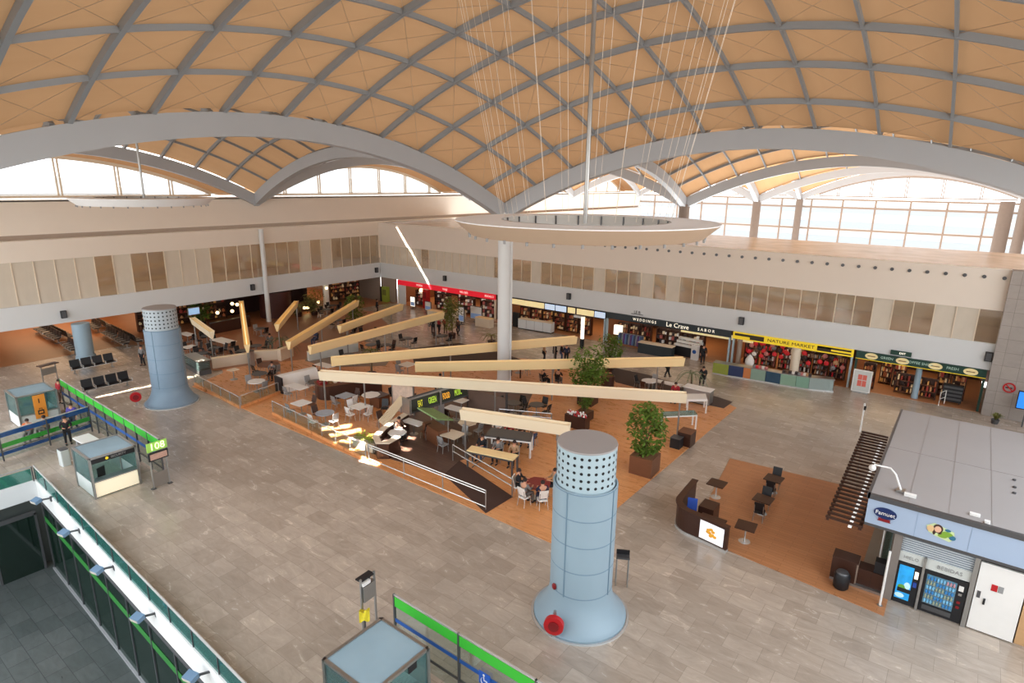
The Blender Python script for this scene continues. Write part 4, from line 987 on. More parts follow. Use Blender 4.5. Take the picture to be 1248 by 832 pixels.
q = thing('lit_totem', 'tall white lit totem with bent top before the buffet', 'totem', G(709, 424)); MB().box(-.14, -.1, .9, .14, .1, 3.0).build('shaft', M['lit_white'], q); MB().box(-.95, -.1, 2.85, .14, .1, 3.05).build('bent_top', M['grey_white'], q); MB().box(-.16, -.12, 0, .16, .12, .9).build('dark_base', M['black'], q)
q = thing('white_totem', 'narrow white totem with dark base at the round column', 'totem', G(629, 398)); MB().box(-.38, -.06, .2, .38, .06, 1.5).build('panel', M['lit_white'], q); MB().box(-.42, -.1, 0, .42, .1, 1.56).build('frame', M['black'], q)
# --- black shop
t, s, x0, w = shopfront(739, 893, 390, 'black_shop_front', 'black signed fashion shop front with cream lettering', M['blacksign'] if 'blacksign' in M else M.setdefault('blacksign', mat('dark slate sign', (46,54,58), .4)), M['steel_blue_hi'])
M['cream_text'] = mat('lit cream lettering', (250,240,220), .5, emit=.8)
for px, py, word, sz, sq in ((786, 390, 'W E D D I N G S', .36, .9), (826, 398, 'Le Crave', .58, 1), (861, 403, 'S A B O R', .36, 1)): text('sign_text', word, sz, M['cream_text'], s, (X(px, py)-x0, -.11, (ZG+FB)/2), (1, 0, 0), (0, 0, 1), squash=sq)
wsp = spacing((752, 766, 780, 800, 815, 830, 846), 415)
for i, px in enumerate((752, 766, 780, 800, 815, 830, 846)):
    x = X(px, 415); shelf_unit((x, WY+1.5, 0), 0, 'dark shelf unit in the black signed shop, '+['first', 'second', 'third', 'fourth', 'fifth', 'sixth', 'seventh'][i]+' from the pale blue jamb', wsp, 1.95, 4, None, 'shelf units in the black shop')
    goods((x, WY+1.5), 0, wsp, 1.95, 4, 4, 'amber' if i < 3 else 'dark', 'small goods on the black shop shelves', 'goods in the black shop', 'gift_box')
rk = thing('clothes_rail', 'clothes rail hung with denim and dark garments at the black shop', 'clothes rail', G(768, 424))
MB().path([(-1.3, 0, 0), (-1.3, 0, 1.35), (1.3, 0, 1.35), (1.3, 0, 0)], .03, 6).build('rail', M['steel'], rk)
gm = None
for k in range(14):
    q = G(768, 424)+Vector((-1.15+k*.178, 0, 0)); m = PALS['denim'][k % 4]
    o = MB().add([(-.03,-.22,1.3),(.03,-.22,1.3),(.05,-.3,.35),(-.05,-.3,.35),(-.03,.22,1.3),(.03,.22,1.3),(.05,.3,.35),(-.05,.3,.35)], [(0,1,2,3),(5,4,7,6),(4,0,3,7),(1,5,6,2),(0,4,5,1),(3,2,6,7)]).build('garment', m)
    o.location = q; tag(o, 'garment hanging on the denim clothes rail of the black shop', 'garment', 'garments on the denim rail')
q = thing('dark_counter', 'low dark counter with tan top inside the black shop', 'counter', (G(786, 431)+G(808, 435))/2, atan2(G(808, 435).y-G(786, 431).y, G(808, 435).x-G(786, 431).x)); MB().box(-1.6, 0, 0, 1.6, .8, .95).build('body', M['blacksign'], q); MB().box(-1.65, -.05, .95, 1.65, .85, 1.0).build('counter_top', M['cream'], q)
q = thing('dessert_case', 'white stepped display case with blue round mark by the black shop', 'display case', G(836, 436), -.1)
for k in range(3): MB().box(-1.3, .2+.3*k, .9+.25*k, .9, .5+.3*k, 1.1+.25*k).build('step', M['white'], q)
MB().box(-1.3, .2, 0, .9, 1.1, .9).build('body', M['black'], q); MB().box(.5, -.15, 0, 1.1, .2, 1.35).build('side_panel', M['white'], q); MB().tube((.8, -.15, .75), (.8, -.17, .75), .18, 16).build('round_mark', M['blue_band'], q)
q = thing('lamp_box', 'glowing cream box lamp inside the black shop', 'lamp', (X(751, 405), WY+.4, .9)); MB().rbox((0, 0, .45), (.8, .4, .9), .05).build('shade', M['lit_white'], q); MB().box(-.1, -.1, -.9, .1, .1, .02).build('stem', M['black'], q)
q = thing('menu_board', 'long cream menu board hung at the bakery end of the black shop', 'menu board', (X(866, 412), WY+1.0, 2.0)); MB().box(-3.1, 0, 0, 3.3, .1, .4).build('board', M['menu_glow'], q); MB().tube((-2, .05, .4), (-2, .05, 1.0), .015, 5).build('hanger', M['black'], q); MB().tube((2, .05, .4), (2, .05, 1.0), .015, 5).build('hanger', M['black'], q)
# --- yellow shop
M['yellow_text'] = mat('black sign lettering', (40,34,20), .5)
t, s, x0, w = shopfront(893, 1043, 415, 'yellow_shop_front', 'yellow signed snack market front with red hanging goods', M['yellow_sign'], M['steel_blue_hi'])
xa, xb, xc = X(936, 413)-x0, X(993, 422)-x0, X(1042, 430)-x0
dkm = mat('dark sign stripe', (58,46,24), .5)
MB().box(.15, -.115, 2.74, xa*.9, -.1, 2.94).box(1.4, -.115, 2.55, xa*.9, -.1, 2.74).build('dark_stripe', dkm, s); MB().box(xb+.2, -.115, 2.56, w-.15, -.1, 2.66).box(xb+.2, -.115, 2.66, w*.83, -.1, 2.92).box(xb+.2, -.115, 2.8, w-.15, -.1, 2.94).build('dark_stripe', dkm, s)
text('sign_text', 'NATURE MARKET', .36, M['yellow_text'], s, ((xa+xb)/2, -.11, 2.74), (1, 0, 0), (0, 0, 1), squash=1.25)
wsp = spacing((908, 930, 952, 974, 996, 1018), 440)
for i, px in enumerate((908, 930, 952, 974, 996, 1018)):
    x = X(px, 440); shelf_unit((x, WY+2.0, 0), 0, 'dark shelf unit in the yellow signed market, '+['first', 'second', 'third', 'fourth', 'fifth', 'sixth'][i]+' from the left', wsp, 1.95, 4, None, 'shelf units in the yellow market')
    goods((x, WY+2.0), 0, wsp, 1.95, 4, 7, 'mixed', 'small coloured goods on the yellow market shelves', 'goods in the yellow market', 'snack_pack')
hb = None
bagp = []
for k in range(110):
    px = rs.gauss(938, 13) if k < 60 else rs.uniform(905, 1030); x = X(px, 430); p = Vector((x, WY+.25+rs.random()*.9, 2.25-rs.random()*1.15))
    if any((p-q_).length < .46 for q_ in bagp): continue
    bagp.append(p)
    m = PALS['mixed'][0] if (k < 60 and rs.random() < .8) else rs.choice(PALS['mixed'])
    o = MB().ball((0, 0, 0), (.2, .12, .19), 8, 5).tube((0, 0, .17), (0, 0, .3), .012, 4).build('hanging_bag', m); o.location = p
    tag(o, ('red' if m is PALS['mixed'][0] else 'coloured')+' bag hung in the front of the yellow market', 'bag', 'bags hung in the yellow market')
pillar(X(968, 450), WY-.1, .34, 0, 2.5, M['cream']); pillar(X(899, 440), WY+.1, .2, 0, 2.5, M['tan_wall'])
cols = [('green yellow', (150,160,70)), ('navy', (50,62,100)), ('orange faced', (206,130,80)), ('grey green', (140,164,148)), ('deep teal', (46,76,100)), ('pale green', (136,168,146)), ('sage green', (128,166,146)), ('grey metal', (150,164,160))]
cx = [868, 887, 905, 914, 932, 950, 969, 985, 1016]; cy = [455, 458.5, 461.5, 463, 466, 469.5, 472.5, 475, 478]
for k in range(8):
    a, b = G(cx[k], cy[k]), G(cx[k+1], cy[k+1]); m = mat(cols[k][0]+' counter front', cols[k][1], .5, var=.1)
    q = thing('counter_module', cols[k][0]+' low counter module in the curved row before the yellow market', 'counter', a, atan2(b.y-a.y, b.x-a.x), 'low counter modules before the yellow market'); L = (b-a).length-.02
    if k < 7: MB().box(0, 0, .1, L, .7, .95).build('front_panel', m, q)
    else: MB().prism([(0, 0), (L*.8, .02), (L*.95, .12), (L, .3), (L, .7), (0, .7)], .1, .95).build('front_panel', m, q)
    MB().box(0, .02, 0, L, .7, .1).build('plinth', M['chrome'], q); MB().box(0, -.03, .95, L, .72, 1.0).build('counter_top', M['steel'], q)
    if k in (3, 5, 6):
        for j in range(5):
            o = MB().rbox((0, 0, .09), (.22, .3, .18), .04, n=1).build('snack_box', rs.choice(PALS['mixed'])); o.location = a+(b-a)*((j+.5)/5)+Vector((0, .38, 1.0)); tag(o, 'small snack box lying on the green counter row of the yellow market', 'box', 'snack boxes on the counter row')
q = thing('white_urn', 'white lidded urn standing behind the navy counter module', 'urn', G(911, 452)+Vector((0, .3, 0))); MB().lathe([(.3, 0), (.36, .4), (.36, .9), (.2, 1.2), (.06, 1.35)], n=16).build('body', M['white'], q, True); MB().ball((0, 0, 1.38), .06).build('lid_knob', M['steel'], q)
# --- green shop
t, s, x0, w = shopfront(1043, 1207, 435, 'green_shop_front', 'dark green shop front with round cream emblems', M['green_dark'], M['green_dark'])
em = mat('lit cream emblem', (222,204,150), .5, var=.15, emit=.2); pt = mat('pale sign lettering', (170,196,180), .5, emit=.2)
for px, py in ((1062.5, 433), (1100, 440), (1140, 446.5), (1183, 453)):
    x = X(px, py)-x0; mb = MB(); o_ = [(x+.42*cos(2*pi*k/24), -.115, 2.76+.24*sin(2*pi*k/24)) for k in range(24)]; mb.add(o_, [tuple(range(24))]); ob = mb.build('emblem', em, s)
    MB().box(x-.25, -.12, 2.73, x+.25, -.117, 2.79).build('emblem_bar', M['brown'], ob)
for px, py, wd in ((1081, 436.5, 'GREEN'), (1120, 442.5, 'COFFEE SHOP'), (1161, 449, 'FRESH')): text('sign_text', wd, .26, pt, s, (X(px, py)-x0, -.11, 2.78), (1, 0, 0), (0, 0, 1))
MB().box(0, -.12, 2.44, w, -.1, 2.48).build('gold_line', M['yellow_sign'], s)
wsp = spacing((1056, 1074, 1092, 1150, 1170), 465)
for i, px in enumerate((1056, 1074, 1092, 1150, 1170)):
    x = X(px, 465); dy = (1.2, 3.2, 2.8, 2.6, 2.2)[i]
    shelf_unit((x, WY+dy, 0), 0, 'brown shelf unit in the green signed shop, '+['first', 'second', 'third', 'fourth', 'fifth', 'sixth', 'seventh'][i]+' from the poster', wsp, 1.95, 4, None, 'shelf units in the green shop')
    goods((x, WY+dy), 0, wsp, 1.95, 4, 7, 'amber', 'small amber goods on the green shop shelves', 'goods in the green shop', 'gift_packet')
for i, (px, py) in enumerate(((1101, 478), (1128, 484))):
    q = G(px, py); shelf_unit(q, -.05, 'low brown shelf at the green shop mouth, '+['left', 'right']
        [i]+' of the pale pillar', 1.15, 1.5, 3, None, 'low shelves at the green shop mouth'); goods(q, -.05, 1.15, 1.5, 3, 5, 'amber', 'packet on the low shelf at the green shop mouth', 'packets on the low shelves of the green shop', 'gift_packet')
pillar(G(1115, 482).x, WY+.45, .2, 0, 2.5, M['steel_blue'])
q = thing('poster_stand', 'large pale poster with red print before the green shop', 'poster', G(1048, 478)); MB().box(-.62, -.05, .05, .62, .05, 1.75).build('frame', M['white'], q); MB().box(-.55, -.06, .12, .55, -.05, 1.68).build('poster', M['boothdull'], q)
MB().box(-.28, -.066, .5, .0, -.06, .95).box(.03, -.066, .5, .3, -.06, .95).box(-.28, -.066, 1.0, .0, -.06, 1.4).box(.03, -.066, 1.0, .3, -.06, 1.4).build('red_print', mat('coral print', (222,110,96), .5), q); MB().box(-.5, -.2, 0, .5, .2, .06).build('foot', M['steel'], q)
q = thing('magazine_rack', 'dark magazine rack on wheels at the green shop mouth', 'rack', G(1158, 492)); MB().box(-.6, 0, .15, .6, .4, 1.4).build('body', M['black'], q)
for k in range(4): MB().box(-.55, -.04, .3+k*.28, .55, 0, .45+k*.28).build('pocket', M['steel_dark'], q)
for x in (-.5, .5): MB().tube((x-.03, .2, .08), (x+.03, .2, .08), .08, 10).build('wheel', M['black'], q)
q = thing('white_rail', 'small white rail standing left of the magazine rack', 'rail', G(1147, 493), 1.2); MB().path([(-.4, 0, 0), (-.4, 0, 1.0), (.4, 0, 1.0), (.4, 0, 0)], .03, 6).build('hoop', M['white'], q); MB().tube((-.4, 0, .5), (.4, 0, .5), .02, 6).build('crossbar', M['white'], q)
q = thing('exit_sign', 'small lit exit sign box over the green shop sign', 'sign', (X(1098, 431), WY-.05, 3.28)); MB().box(-.65, -.08, -.14, .65, 0, .2).build('case', M['green_dark'], q); text('sign_text', 'EXIT', .2, M['lit_white'], q, (.1, -.09, .03), (1, 0, 0), (0, 0, 1))
q = thing('fascia_sign', 'small black letter sign above the black shop sign', 'sign', (X(777, 381), WY-.05, 3.25)); MB().box(-.6, -.03, -.03, .6, 0, .02).build('base_bar', M['black'], q); text('sign_text', 'LE B', .36, M['black'], q, (0, -.04, .18), (1, 0, 0), (0, 0, 1))
q = thing('green_machine', 'lime green machine in the grey hall corner', 'machine', (X(472, 360), WY-.5, 0)); MB().box(-.45, 0, 0, .45, .5, 1.95).build('body', mat('lime green casing', (150,166,64), .5), q); MB().box(-.35, -.01, .9, .35, 0, 1.6).build('screen', M['leaf_olive'], q); MB().box(-.8, .0, 0, -.5, .5, 1.9).build('side_cabinet', M['black'], q)
# --- loudspeakers and downlights on the walls
sp = None
for (px, py, wall, l) in ((77.7, 383, 'L', 'nearest the left edge'), (308, 350, 'L', 'above the dark bar'), (459, 329, 'L', 'at the hall corner'), (542, 339, 'R', 'above the red shop'), (693, 361, 'R', 'above the buffet'), (903.5, 391, 'R', 'above the yellow sign'), (1205, 434.6, 'R', 'at the grey tiled wall')):
    q = onX(px, py, WX+.15) if wall == 'L' else onY(px, py, WY-.15); rz = pi/2 if wall == 'L' else 0
    lab = 'black loudspeaker on the white fascia '+l
    if sp is None:
        sp = thing('loudspeaker', lab, 'loudspeaker', q, rz, 'loudspeakers on the white fascias'); MB().rbox((0, 0, 0), (.42, .3, .62), .05).build('cabinet', M['black'], sp); MB().box(-.16, -.17, -.26, .16, -.15, .26).build('front_cloth', M['steel_dark'], sp); MB().box(-.06, .1, -.06, .06, .17, .06).build('bracket', M['steel'], sp)
    else: dup(sp, q, rz, lab)
xa, xb = onY(889, 309.5, WY).x, onY(1224.6, 337.5, WY).x; st_ = (xb-xa)/17
dl = None
for k in range(30):
    x = xb-st_*k
    if x < WX+1: break
    if dl is None:
        dl = MB().tube((0, .05, 0), (0, -.05, 0), .12, 10).build('recessed_spotlight', M['steel_dark'], None, True); o = dl
    else: o = dl.copy(); COL.objects.link(o)
    o.location = (x, WY-.03, 9.32); tag(o, 'small dark round spotlight along the top edge of the right white wall', 'spotlight', 'spotlights along the right wall top')
# ------------------------------------------------------------------ cafe platform, ramp and rails
struct('floor', MB().prism(pixpoly([(452,553),(541,579),(560,562),(600,548),(640,500),(650,478),(560,476),(500,505),(470,532)]), .031, .05), M['darkplank'] if 'darkplank' in M else M.setdefault('darkplank', tiles('dark brown planks', (104,78,66), (92,68,58), (66,48,42), 1.6, .25, rough=.35, msize=.008, big=.08)))
struct('floor', MB().prism(pixpoly([(541,579),(592,626),(625,606),(560,562)]), .031, .052), M['ramp'])
struct('floor', MB().prism(pixpoly([(375,433),(440,424),(480,432),(470,446),(400,448),(372,440)]), .031, .04), M['tan_wall'])
struct('floor', MB().prism(pixpoly([(218,446),(218,396),(262,396),(310,392),(392,372),(455,380),(476,398),(440,418),(372,438),(300,446),(262,452)]), .02, .034), mat('rust brown stone paving', (168,112,78), .4, var=.16, scale=1))
for a_, b_ in (((238,469),(293,498)), ((293,498),(347,477)), ((333,505),(446,561))):
    A_, B_ = G(*a_), G(*b_); trim(MB().bar((A_.x, A_.y, .11), (B_.x, B_.y, .11), .16, .2), M['wood_floor'])
struct('floor', MB().prism(pixpoly([(330,392),(380,384),(440,400),(420,414),(350,420)]), .031, .04), mat('warm brown stone', (150,112,86), .4, var=.1))
def fence(a, b, label, h=1.0, rails=(1.0, .5), step=2.0, name='guard_rail', glassm=None, m=None):
    a, b = Vector(a), Vector(b); t = thing(name, label, 'railing', a, atan2(b.y-a.y, b.x-a.x)); L = (b-a).length; n = max(1, round(L/step))
    for k in range(n+1): MB().tube((L*k/n, 0, 0), (L*k/n, 0, h), .03, 8).build('post', M['steel'], t, True)
    for z in rails: MB().tube((0, 0, z), (L, 0, z), .03, 8).build('rail', m or M['chrome'], t, True)
    if glassm:
        for k in range(n): MB().box(L*k/n+.05, -.008, .06, L*(k+1)/n-.05, .008, h-.06).build('glass_panel', glassm, t)
    return t
fence(G(450, 562.8), G(592, 622), 'steel handrail along the hall side of the dark ramp', 1.05, (1.05, .92, .2), 2.9)
fence(G(552, 562), G(624, 606), 'steel handrail on the cafe side of the dark ramp', 1.0, (1.0, .62), 4.2)
fence(G(333, 505), G(446, 561), 'long low glass rail along the front edge of the timber deck', .95, (.95,), 1.5, 'glass_rail', M['glass'])
fence(G(238, 469), G(293, 498), 'short glass rail beside the flared foot of the left tower', .85, (.85,), 1.6, 'glass_rail', M['glass'])
fence(G(294.5, 496.6), G(340, 479.5), 'short glass rail turning back from the deck corner', .85, (.85,), 1.6, 'glass_rail', M['glass'])
fence(G(608, 516), G(672, 522), 'steel guard rail behind the longest trough, nearer of two', 1.0, (1.0, .7, .35), 3, 'guard_rail')
fence(G(610, 530), G(678, 537), 'steel guard rail above the high table, farther right', .5, (.5,), 3, 'guard_rail')
# parapets of the cafe
def parapet(a, b, label, h, m, th=.35, name='parapet'):
    A, B = G(*a), G(*b); t = thing(name, label, 'parapet', A, atan2(B.y-A.y, B.x-A.x)); L = (B-A).length
    MB().box(0, -th/2, 0, L, th/2, h).build('body', m, t); MB().box(-.02, -th/2-.03, h, L+.02, th/2+.03, h+.05).build('cap', M['beam_white'], t); return t
parapet((259,449), (306,442), 'cream parapet behind the left glass rail', .85, M['cream'])
parapet((308,440), (340,438), 'cream parapet section right of the narrow trough', .85, M['cream'])
parapet((341,440), (356,434), 'short cream parapet section under the white trough end', 1.0, M['cream'])
parapet((376,440), (436,428), 'grey parapet behind the yellow timber troughs', .8, M['boothdull'])
q = thing('steel_column', 'square steel post at the joint of the cream parapets', 'post', G(307, 446)); MB().rbox((0, 0, .65), (.42, .42, 1.3), .05).build('shaft', M['steel'], q); MB().rbox((0, 0, 1.32), (.46, .46, .05), .05).build('cap', M['steel_dark'], q)
q = thing('glass_showcase', 'glass and steel showcase at left end of the cream parapet', 'showcase', G(258, 455), atan2(G(258,455).y-G(232,441).y, G(258,455).x-G(232,441).x)+pi)
MB().box(0, 0, 0, 3.0, .9, .35).build('plinth', M['steel_dark'], q); MB().box(.02, .02, .35, 2.98, .88, 1.1).build('glass_case', M['glass_booth'], q); MB().box(-.02, -.02, 1.1, 3.02, .92, 1.15).build('top_frame', M['steel'], q)
for k in range(3): MB().box(.05, .05, .5+k*.2, 2.95, .85, .52+k*.2).build('glass_shelf', M['steel'], q)
# dark service counter with white fronted counter behind
A, B = G(390, 490), G(466, 478); q = thing('service_counter', 'dark brown rounded service counter with reddish top under the longest trough', 'counter', A, atan2(B.y-A.y, B.x-A.x)); L = (B-A).length
pts = [(.55*(1-cos(a)) if 0 else .8-.8*cos(a), .8-.8*sin(a)) for a in [pi/2*k/8 for k in range(9)]]
pl = [(.8-.8*sin(pi/2*k/8), .8-.8*cos(pi/2*k/8)) for k in range(9)]
MB().prism([(L, 0)]+pl+[(0, 1.5), (L, 1.5)], 0, 1.05).build('front', M['dark_brown'], q); MB().prism([(L+.05, -.05)]+[(x-.05, y-.05) for x, y in pl]+[(-.05, 1.5), (L+.05, 1.5)], 1.05, 1.1).build('counter_top', M['brown'], q)
cr_ = None; rs2 = random.Random(3)
for k in range(26):
    o = MB().rbox((0, 0, .08), (.3, .24, .16), .05, n=1).build('food_tray', rs2.choice([M['brown'], M['hub'], M['soil'], M['cream']])) if k < 4 else TR[k % 4].copy()
    if k < 4: TR = (TR if k else [])+[o]
    else: COL.objects.link(o)
    u = (k % 13+.7)/13.4; o.location = A+(B-A)*u+Vector((-(B-A).y, (B-A).x, 0)).normalized()*(.55+.5*(k//13))+Vector((0, 0, 1.1)); tag(o, 'small food tray on top of the dark rounded service counter', 'tray', 'food trays on the dark counter')
A, B = G(346, 480), G(392, 468); q = thing('white_counter', 'white sloped counter panel with black end behind the tables', 'counter', A, atan2(B.y-A.y, B.x-A.x)); L = (B-A).length
MB().add([(0,0,0),(L,0,0),(L,.55,1.2),(0,.55,1.2),(0,1.0,0),(L,1.0,0),(L,1.0,1.2),(0,1.0,1.2)], [(0,1,2,3),(5,4,7,6),(3,2,6,7),(1,5,6,2),(4,0,3,7),(0,4,5,1)]).build('sloped_front', M['white'], q); MB().box(-.12, -.02, 0, 0, 1.0, 1.2).build('end_panel', M['black'], q)
q = thing('brown_cube', 'brown wooden cube seat under the octagonal white table', 'cube', G(463, 494)); MB().rbox((0, 0, .38), (1.0, 1.0, .76), .04).build('body', M['brown'], q); MB().rbox((0, 0, .78), (1.02, 1.02, .04), .04).build('rim', M['dark_brown'], q)
# curved banquette
bq = thing('curved_banquette', 'curved dark brown banquette with pale rim below the menu sign', 'sofa', G(478, 548), .0)
base = G(478, 548); pp = [G(x, y)-base for x, y in ((497,521),(482,531),(468,541),(459,551),(462,559),(473,559),(486,551))]; pp = [(p.x, p.y) for p in pp]
wall_path(pp, (0, .95), .22).build('back', M['dark_brown'], bq); wall_path(pp, (.95, 1.02), .36).build('rim', M['cream'], bq)
inner = [(p[0]*.72+.5*.6, p[1]*.72+.7) for p in pp]
cxm, cym = sum(p[0] for p in pp)/7, sum(p[1] for p in pp)/7
def inset(p, d): v = Vector((cxm-p[0], cym-p[1])); v = v.normalized()*d; return (p[0]+v.x, p[1]+v.y)
wall_path([inset(p, .38) for p in pp], (0, .46), .5).build('seat', M['ramp'], bq)
b2 = thing('planter_box', 'white planter box with yellow green plants beside the banquette', 'planter', G(447, 546)); MB().box(-.9, -.3, 0, .9, .3, .55).build('box', M['cream'], b2)
mb = MB()
for k in range(160):
    a = gr.random()*2*pi; c_ = Vector((gr.uniform(-.85, .85), gr.uniform(-.26, .26), .5+gr.random()*.4)); e = Vector((cos(a), sin(a), gr.uniform(-.4, .6)))*.13; f_ = Vector((-sin(a), cos(a), .2))*.05
    mb.add([c_-e, c_+f_, c_+e, c_-f_], [(0, 1, 2, 3)])
mb.build('foliage', mat('yellow green leaves', (150,160,50), .6, var=.3), b2)
# white slatted stair rail fan under the sign
sf = thing('slatted_screen', 'white slatted screen sloping down to left of the menu sign', 'screen', G(478, 530), 0); q0 = G(478, 530)
u0, u1, v0, v1 = G(462,522)-q0, G(489,503)-q0, G(470,529)-q0, G(494,509)-q0
for k in range(6):
    f = k/5; a = u0.lerp(v0, f); b = u1.lerp(v1, f); MB().bar(a+Vector((0, 0, .5)), b+Vector((0, 0, 1.2)), .1, .05).build('slat', M['beam_white'], sf)
for a, z in ((u0, .5), (v0, .5), (u1, 1.2), (v1, 1.2)): MB().tube(a, a+Vector((0, 0, z)), .04, 6).build('post', M['steel'], sf)
# big double sided menu sign
A, B = G(497, 521, 0), G(567, 497, 0); A = G(502, 501, 1.6); B = G(566.5, 481, 1.6)
sg = thing('menu_sign', 'long sloping grey sign board with green and orange lit words', 'sign', (A.x, A.y, -.15), atan2(B.y-A.y, B.x-A.x)); L = (Vector((B.x, B.y))-Vector((A.x, A.y))).length
MB().obox((L/2, 0, 2.1), (L+.3, .1, .72), 0, -.18).build('front_board', mat('sign charcoal', (44,46,34), .5), sg)
MB().obox((L/2, .42, 2.17), (L+.5, .1, .7), 0, .14).build('back_board', M['steel_dark'], sg)
MB().box(-.2, -.15, 1.66, L+.2, .5, 1.76).build('bottom_frame', M['steel_dark'], sg); MB().box(-.3, -.2, 1.62, -.15, .55, 2.55).build('end_frame', M['steel'], sg)
MB().box(L/2-.06, -.16, .19, L/2+.06, -.06, 2.5).build('mullion', M['steel'], sg)
MB().box(-.2, .06, 2.42, L+.2, .36, 2.46).build('top_frame', M['grey'], sg)
LG = mat('lit green letters', (160,190,60), .5, emit=.9); LO = mat('lit orange letters', (226,160,50), .5, emit=.9); LY = mat('lit yellow letters', (196,190,50), .5, emit=.8)
for u, wd, m in ((.14, 'EAT', LY), (.36, 'GREEN', LG), (.62, 'FOOD', LO), (.85, 'MUSIC', LG)): text('sign_text', wd, .56, m, sg, (L*u, -.075, 2.1), (1, 0, 0), (0, .179, .984), squash=L/9.2*.78)
MB().box(L/2-.18, -.1, .19, L/2+.3, .3, 1.7).build('column', M['steel'], sg)
q = thing('green_awning_stall', 'small green striped counter stall under the menu sign', 'stall', G(530, 538), -.25)
MB().box(-.9, -.3, 0, .9, .5, 1.0).build('body', M['brown'], q); MB().obox((0, .05, 1.75), (2.3, 1.1, .08), 0, -.25).build('awning', mat('striped green awning', (128,156,104), .6, var=.35, scale=9), q)
for x in (-.95, .95): MB().tube((x, .35, 0), (x, .35, 1.75), .03, 6).build('post', M['steel'], q)
# ------------------------------------------------------------------ cafe tables and chairs
TB = {}
TH = .80
def table(px, py, shape, m, label, size=.95, leg='ped'):
    p = G(px, py, TH); loc = (p.x, p.y, .03); key = (shape, m.name, size, leg)
    if key in TB: return dup(TB[key], loc, .06, label), p
    t = thing('cafe_table', label, 'table', loc, .06); r = size/2
    if shape == 'square': MB().rbox((0, 0, TH-.02), (size, size, .04), .04).build('tabletop', m, t)
    elif shape == 'rect': MB().rbox((0, 0, TH-.02), (size*1.9, size*.9, .04), .04).build('tabletop', m, t)
    elif shape == 'oct': MB().lathe([(r*1.1, TH-.05), (r*1.1, TH)], n=8).build('tabletop', m, t)
    else: MB().lathe([(r, TH-.05), (r, TH)], n=24).build('tabletop', m, t)
    if leg == 'ped':
        MB().tube((0, 0, .02), (0, 0, TH-.04), .04, 8).build('column', M['steel'], t, True); MB().lathe([(.28, 0), (.27, .025), (.05, .05)], n=18).build('base', M['steel'], t, True)
    else:
        for x in (-.42, .42):
            for y in (-.42, .42): MB().tube((x*size, y*size, 0), (x*size, y*size, TH-.04), .022, 6).build('leg', M['steel'], t)
    TB[key] = t; return t, p
CH = {}
OCC = []
def free(x, y, r, keep=None):
    return all(hypot(x-a, y-b) > r+q for a, b, q, k in OCC if k != keep)
def cchair(loc, rz, m, label, group='cafe chairs on the timber deck', keep=None, force=False):
    if not force and not free(loc[0], loc[1], .27, keep): return None
    OCC.append((loc[0], loc[1], .27, 'chair')); key = m[0].name
    if key in CH: return dup(CH[key], loc, rz, label, group)
    t = thing('cafe_chair', label, 'chair', loc, rz, group); chair_parts(t, m[0], m[1], m[2]); CH[key] = t; return t
CW = (M['white'], M['white'], M['chrome']); CB = (M['black'], M['black'], M['steel']); CG = (M['grey'], M['grey'], M['steel']); CT = (M['brown'], M['dark_brown'], M['steel'])
SIDE = {0: 'tower side', 90: 'shop side', 180: 'left side', 270: 'hall side'}
CN = {'white laminate': 'white', 'black plastic': 'black', 'mid grey laminate': 'grey', 'mid brown wood': 'brown'}
wm, gm_, bm, dm = M['white'], mat('blue grey tabletop', (160,168,180), .35), M['grey'], M['steel_dark']
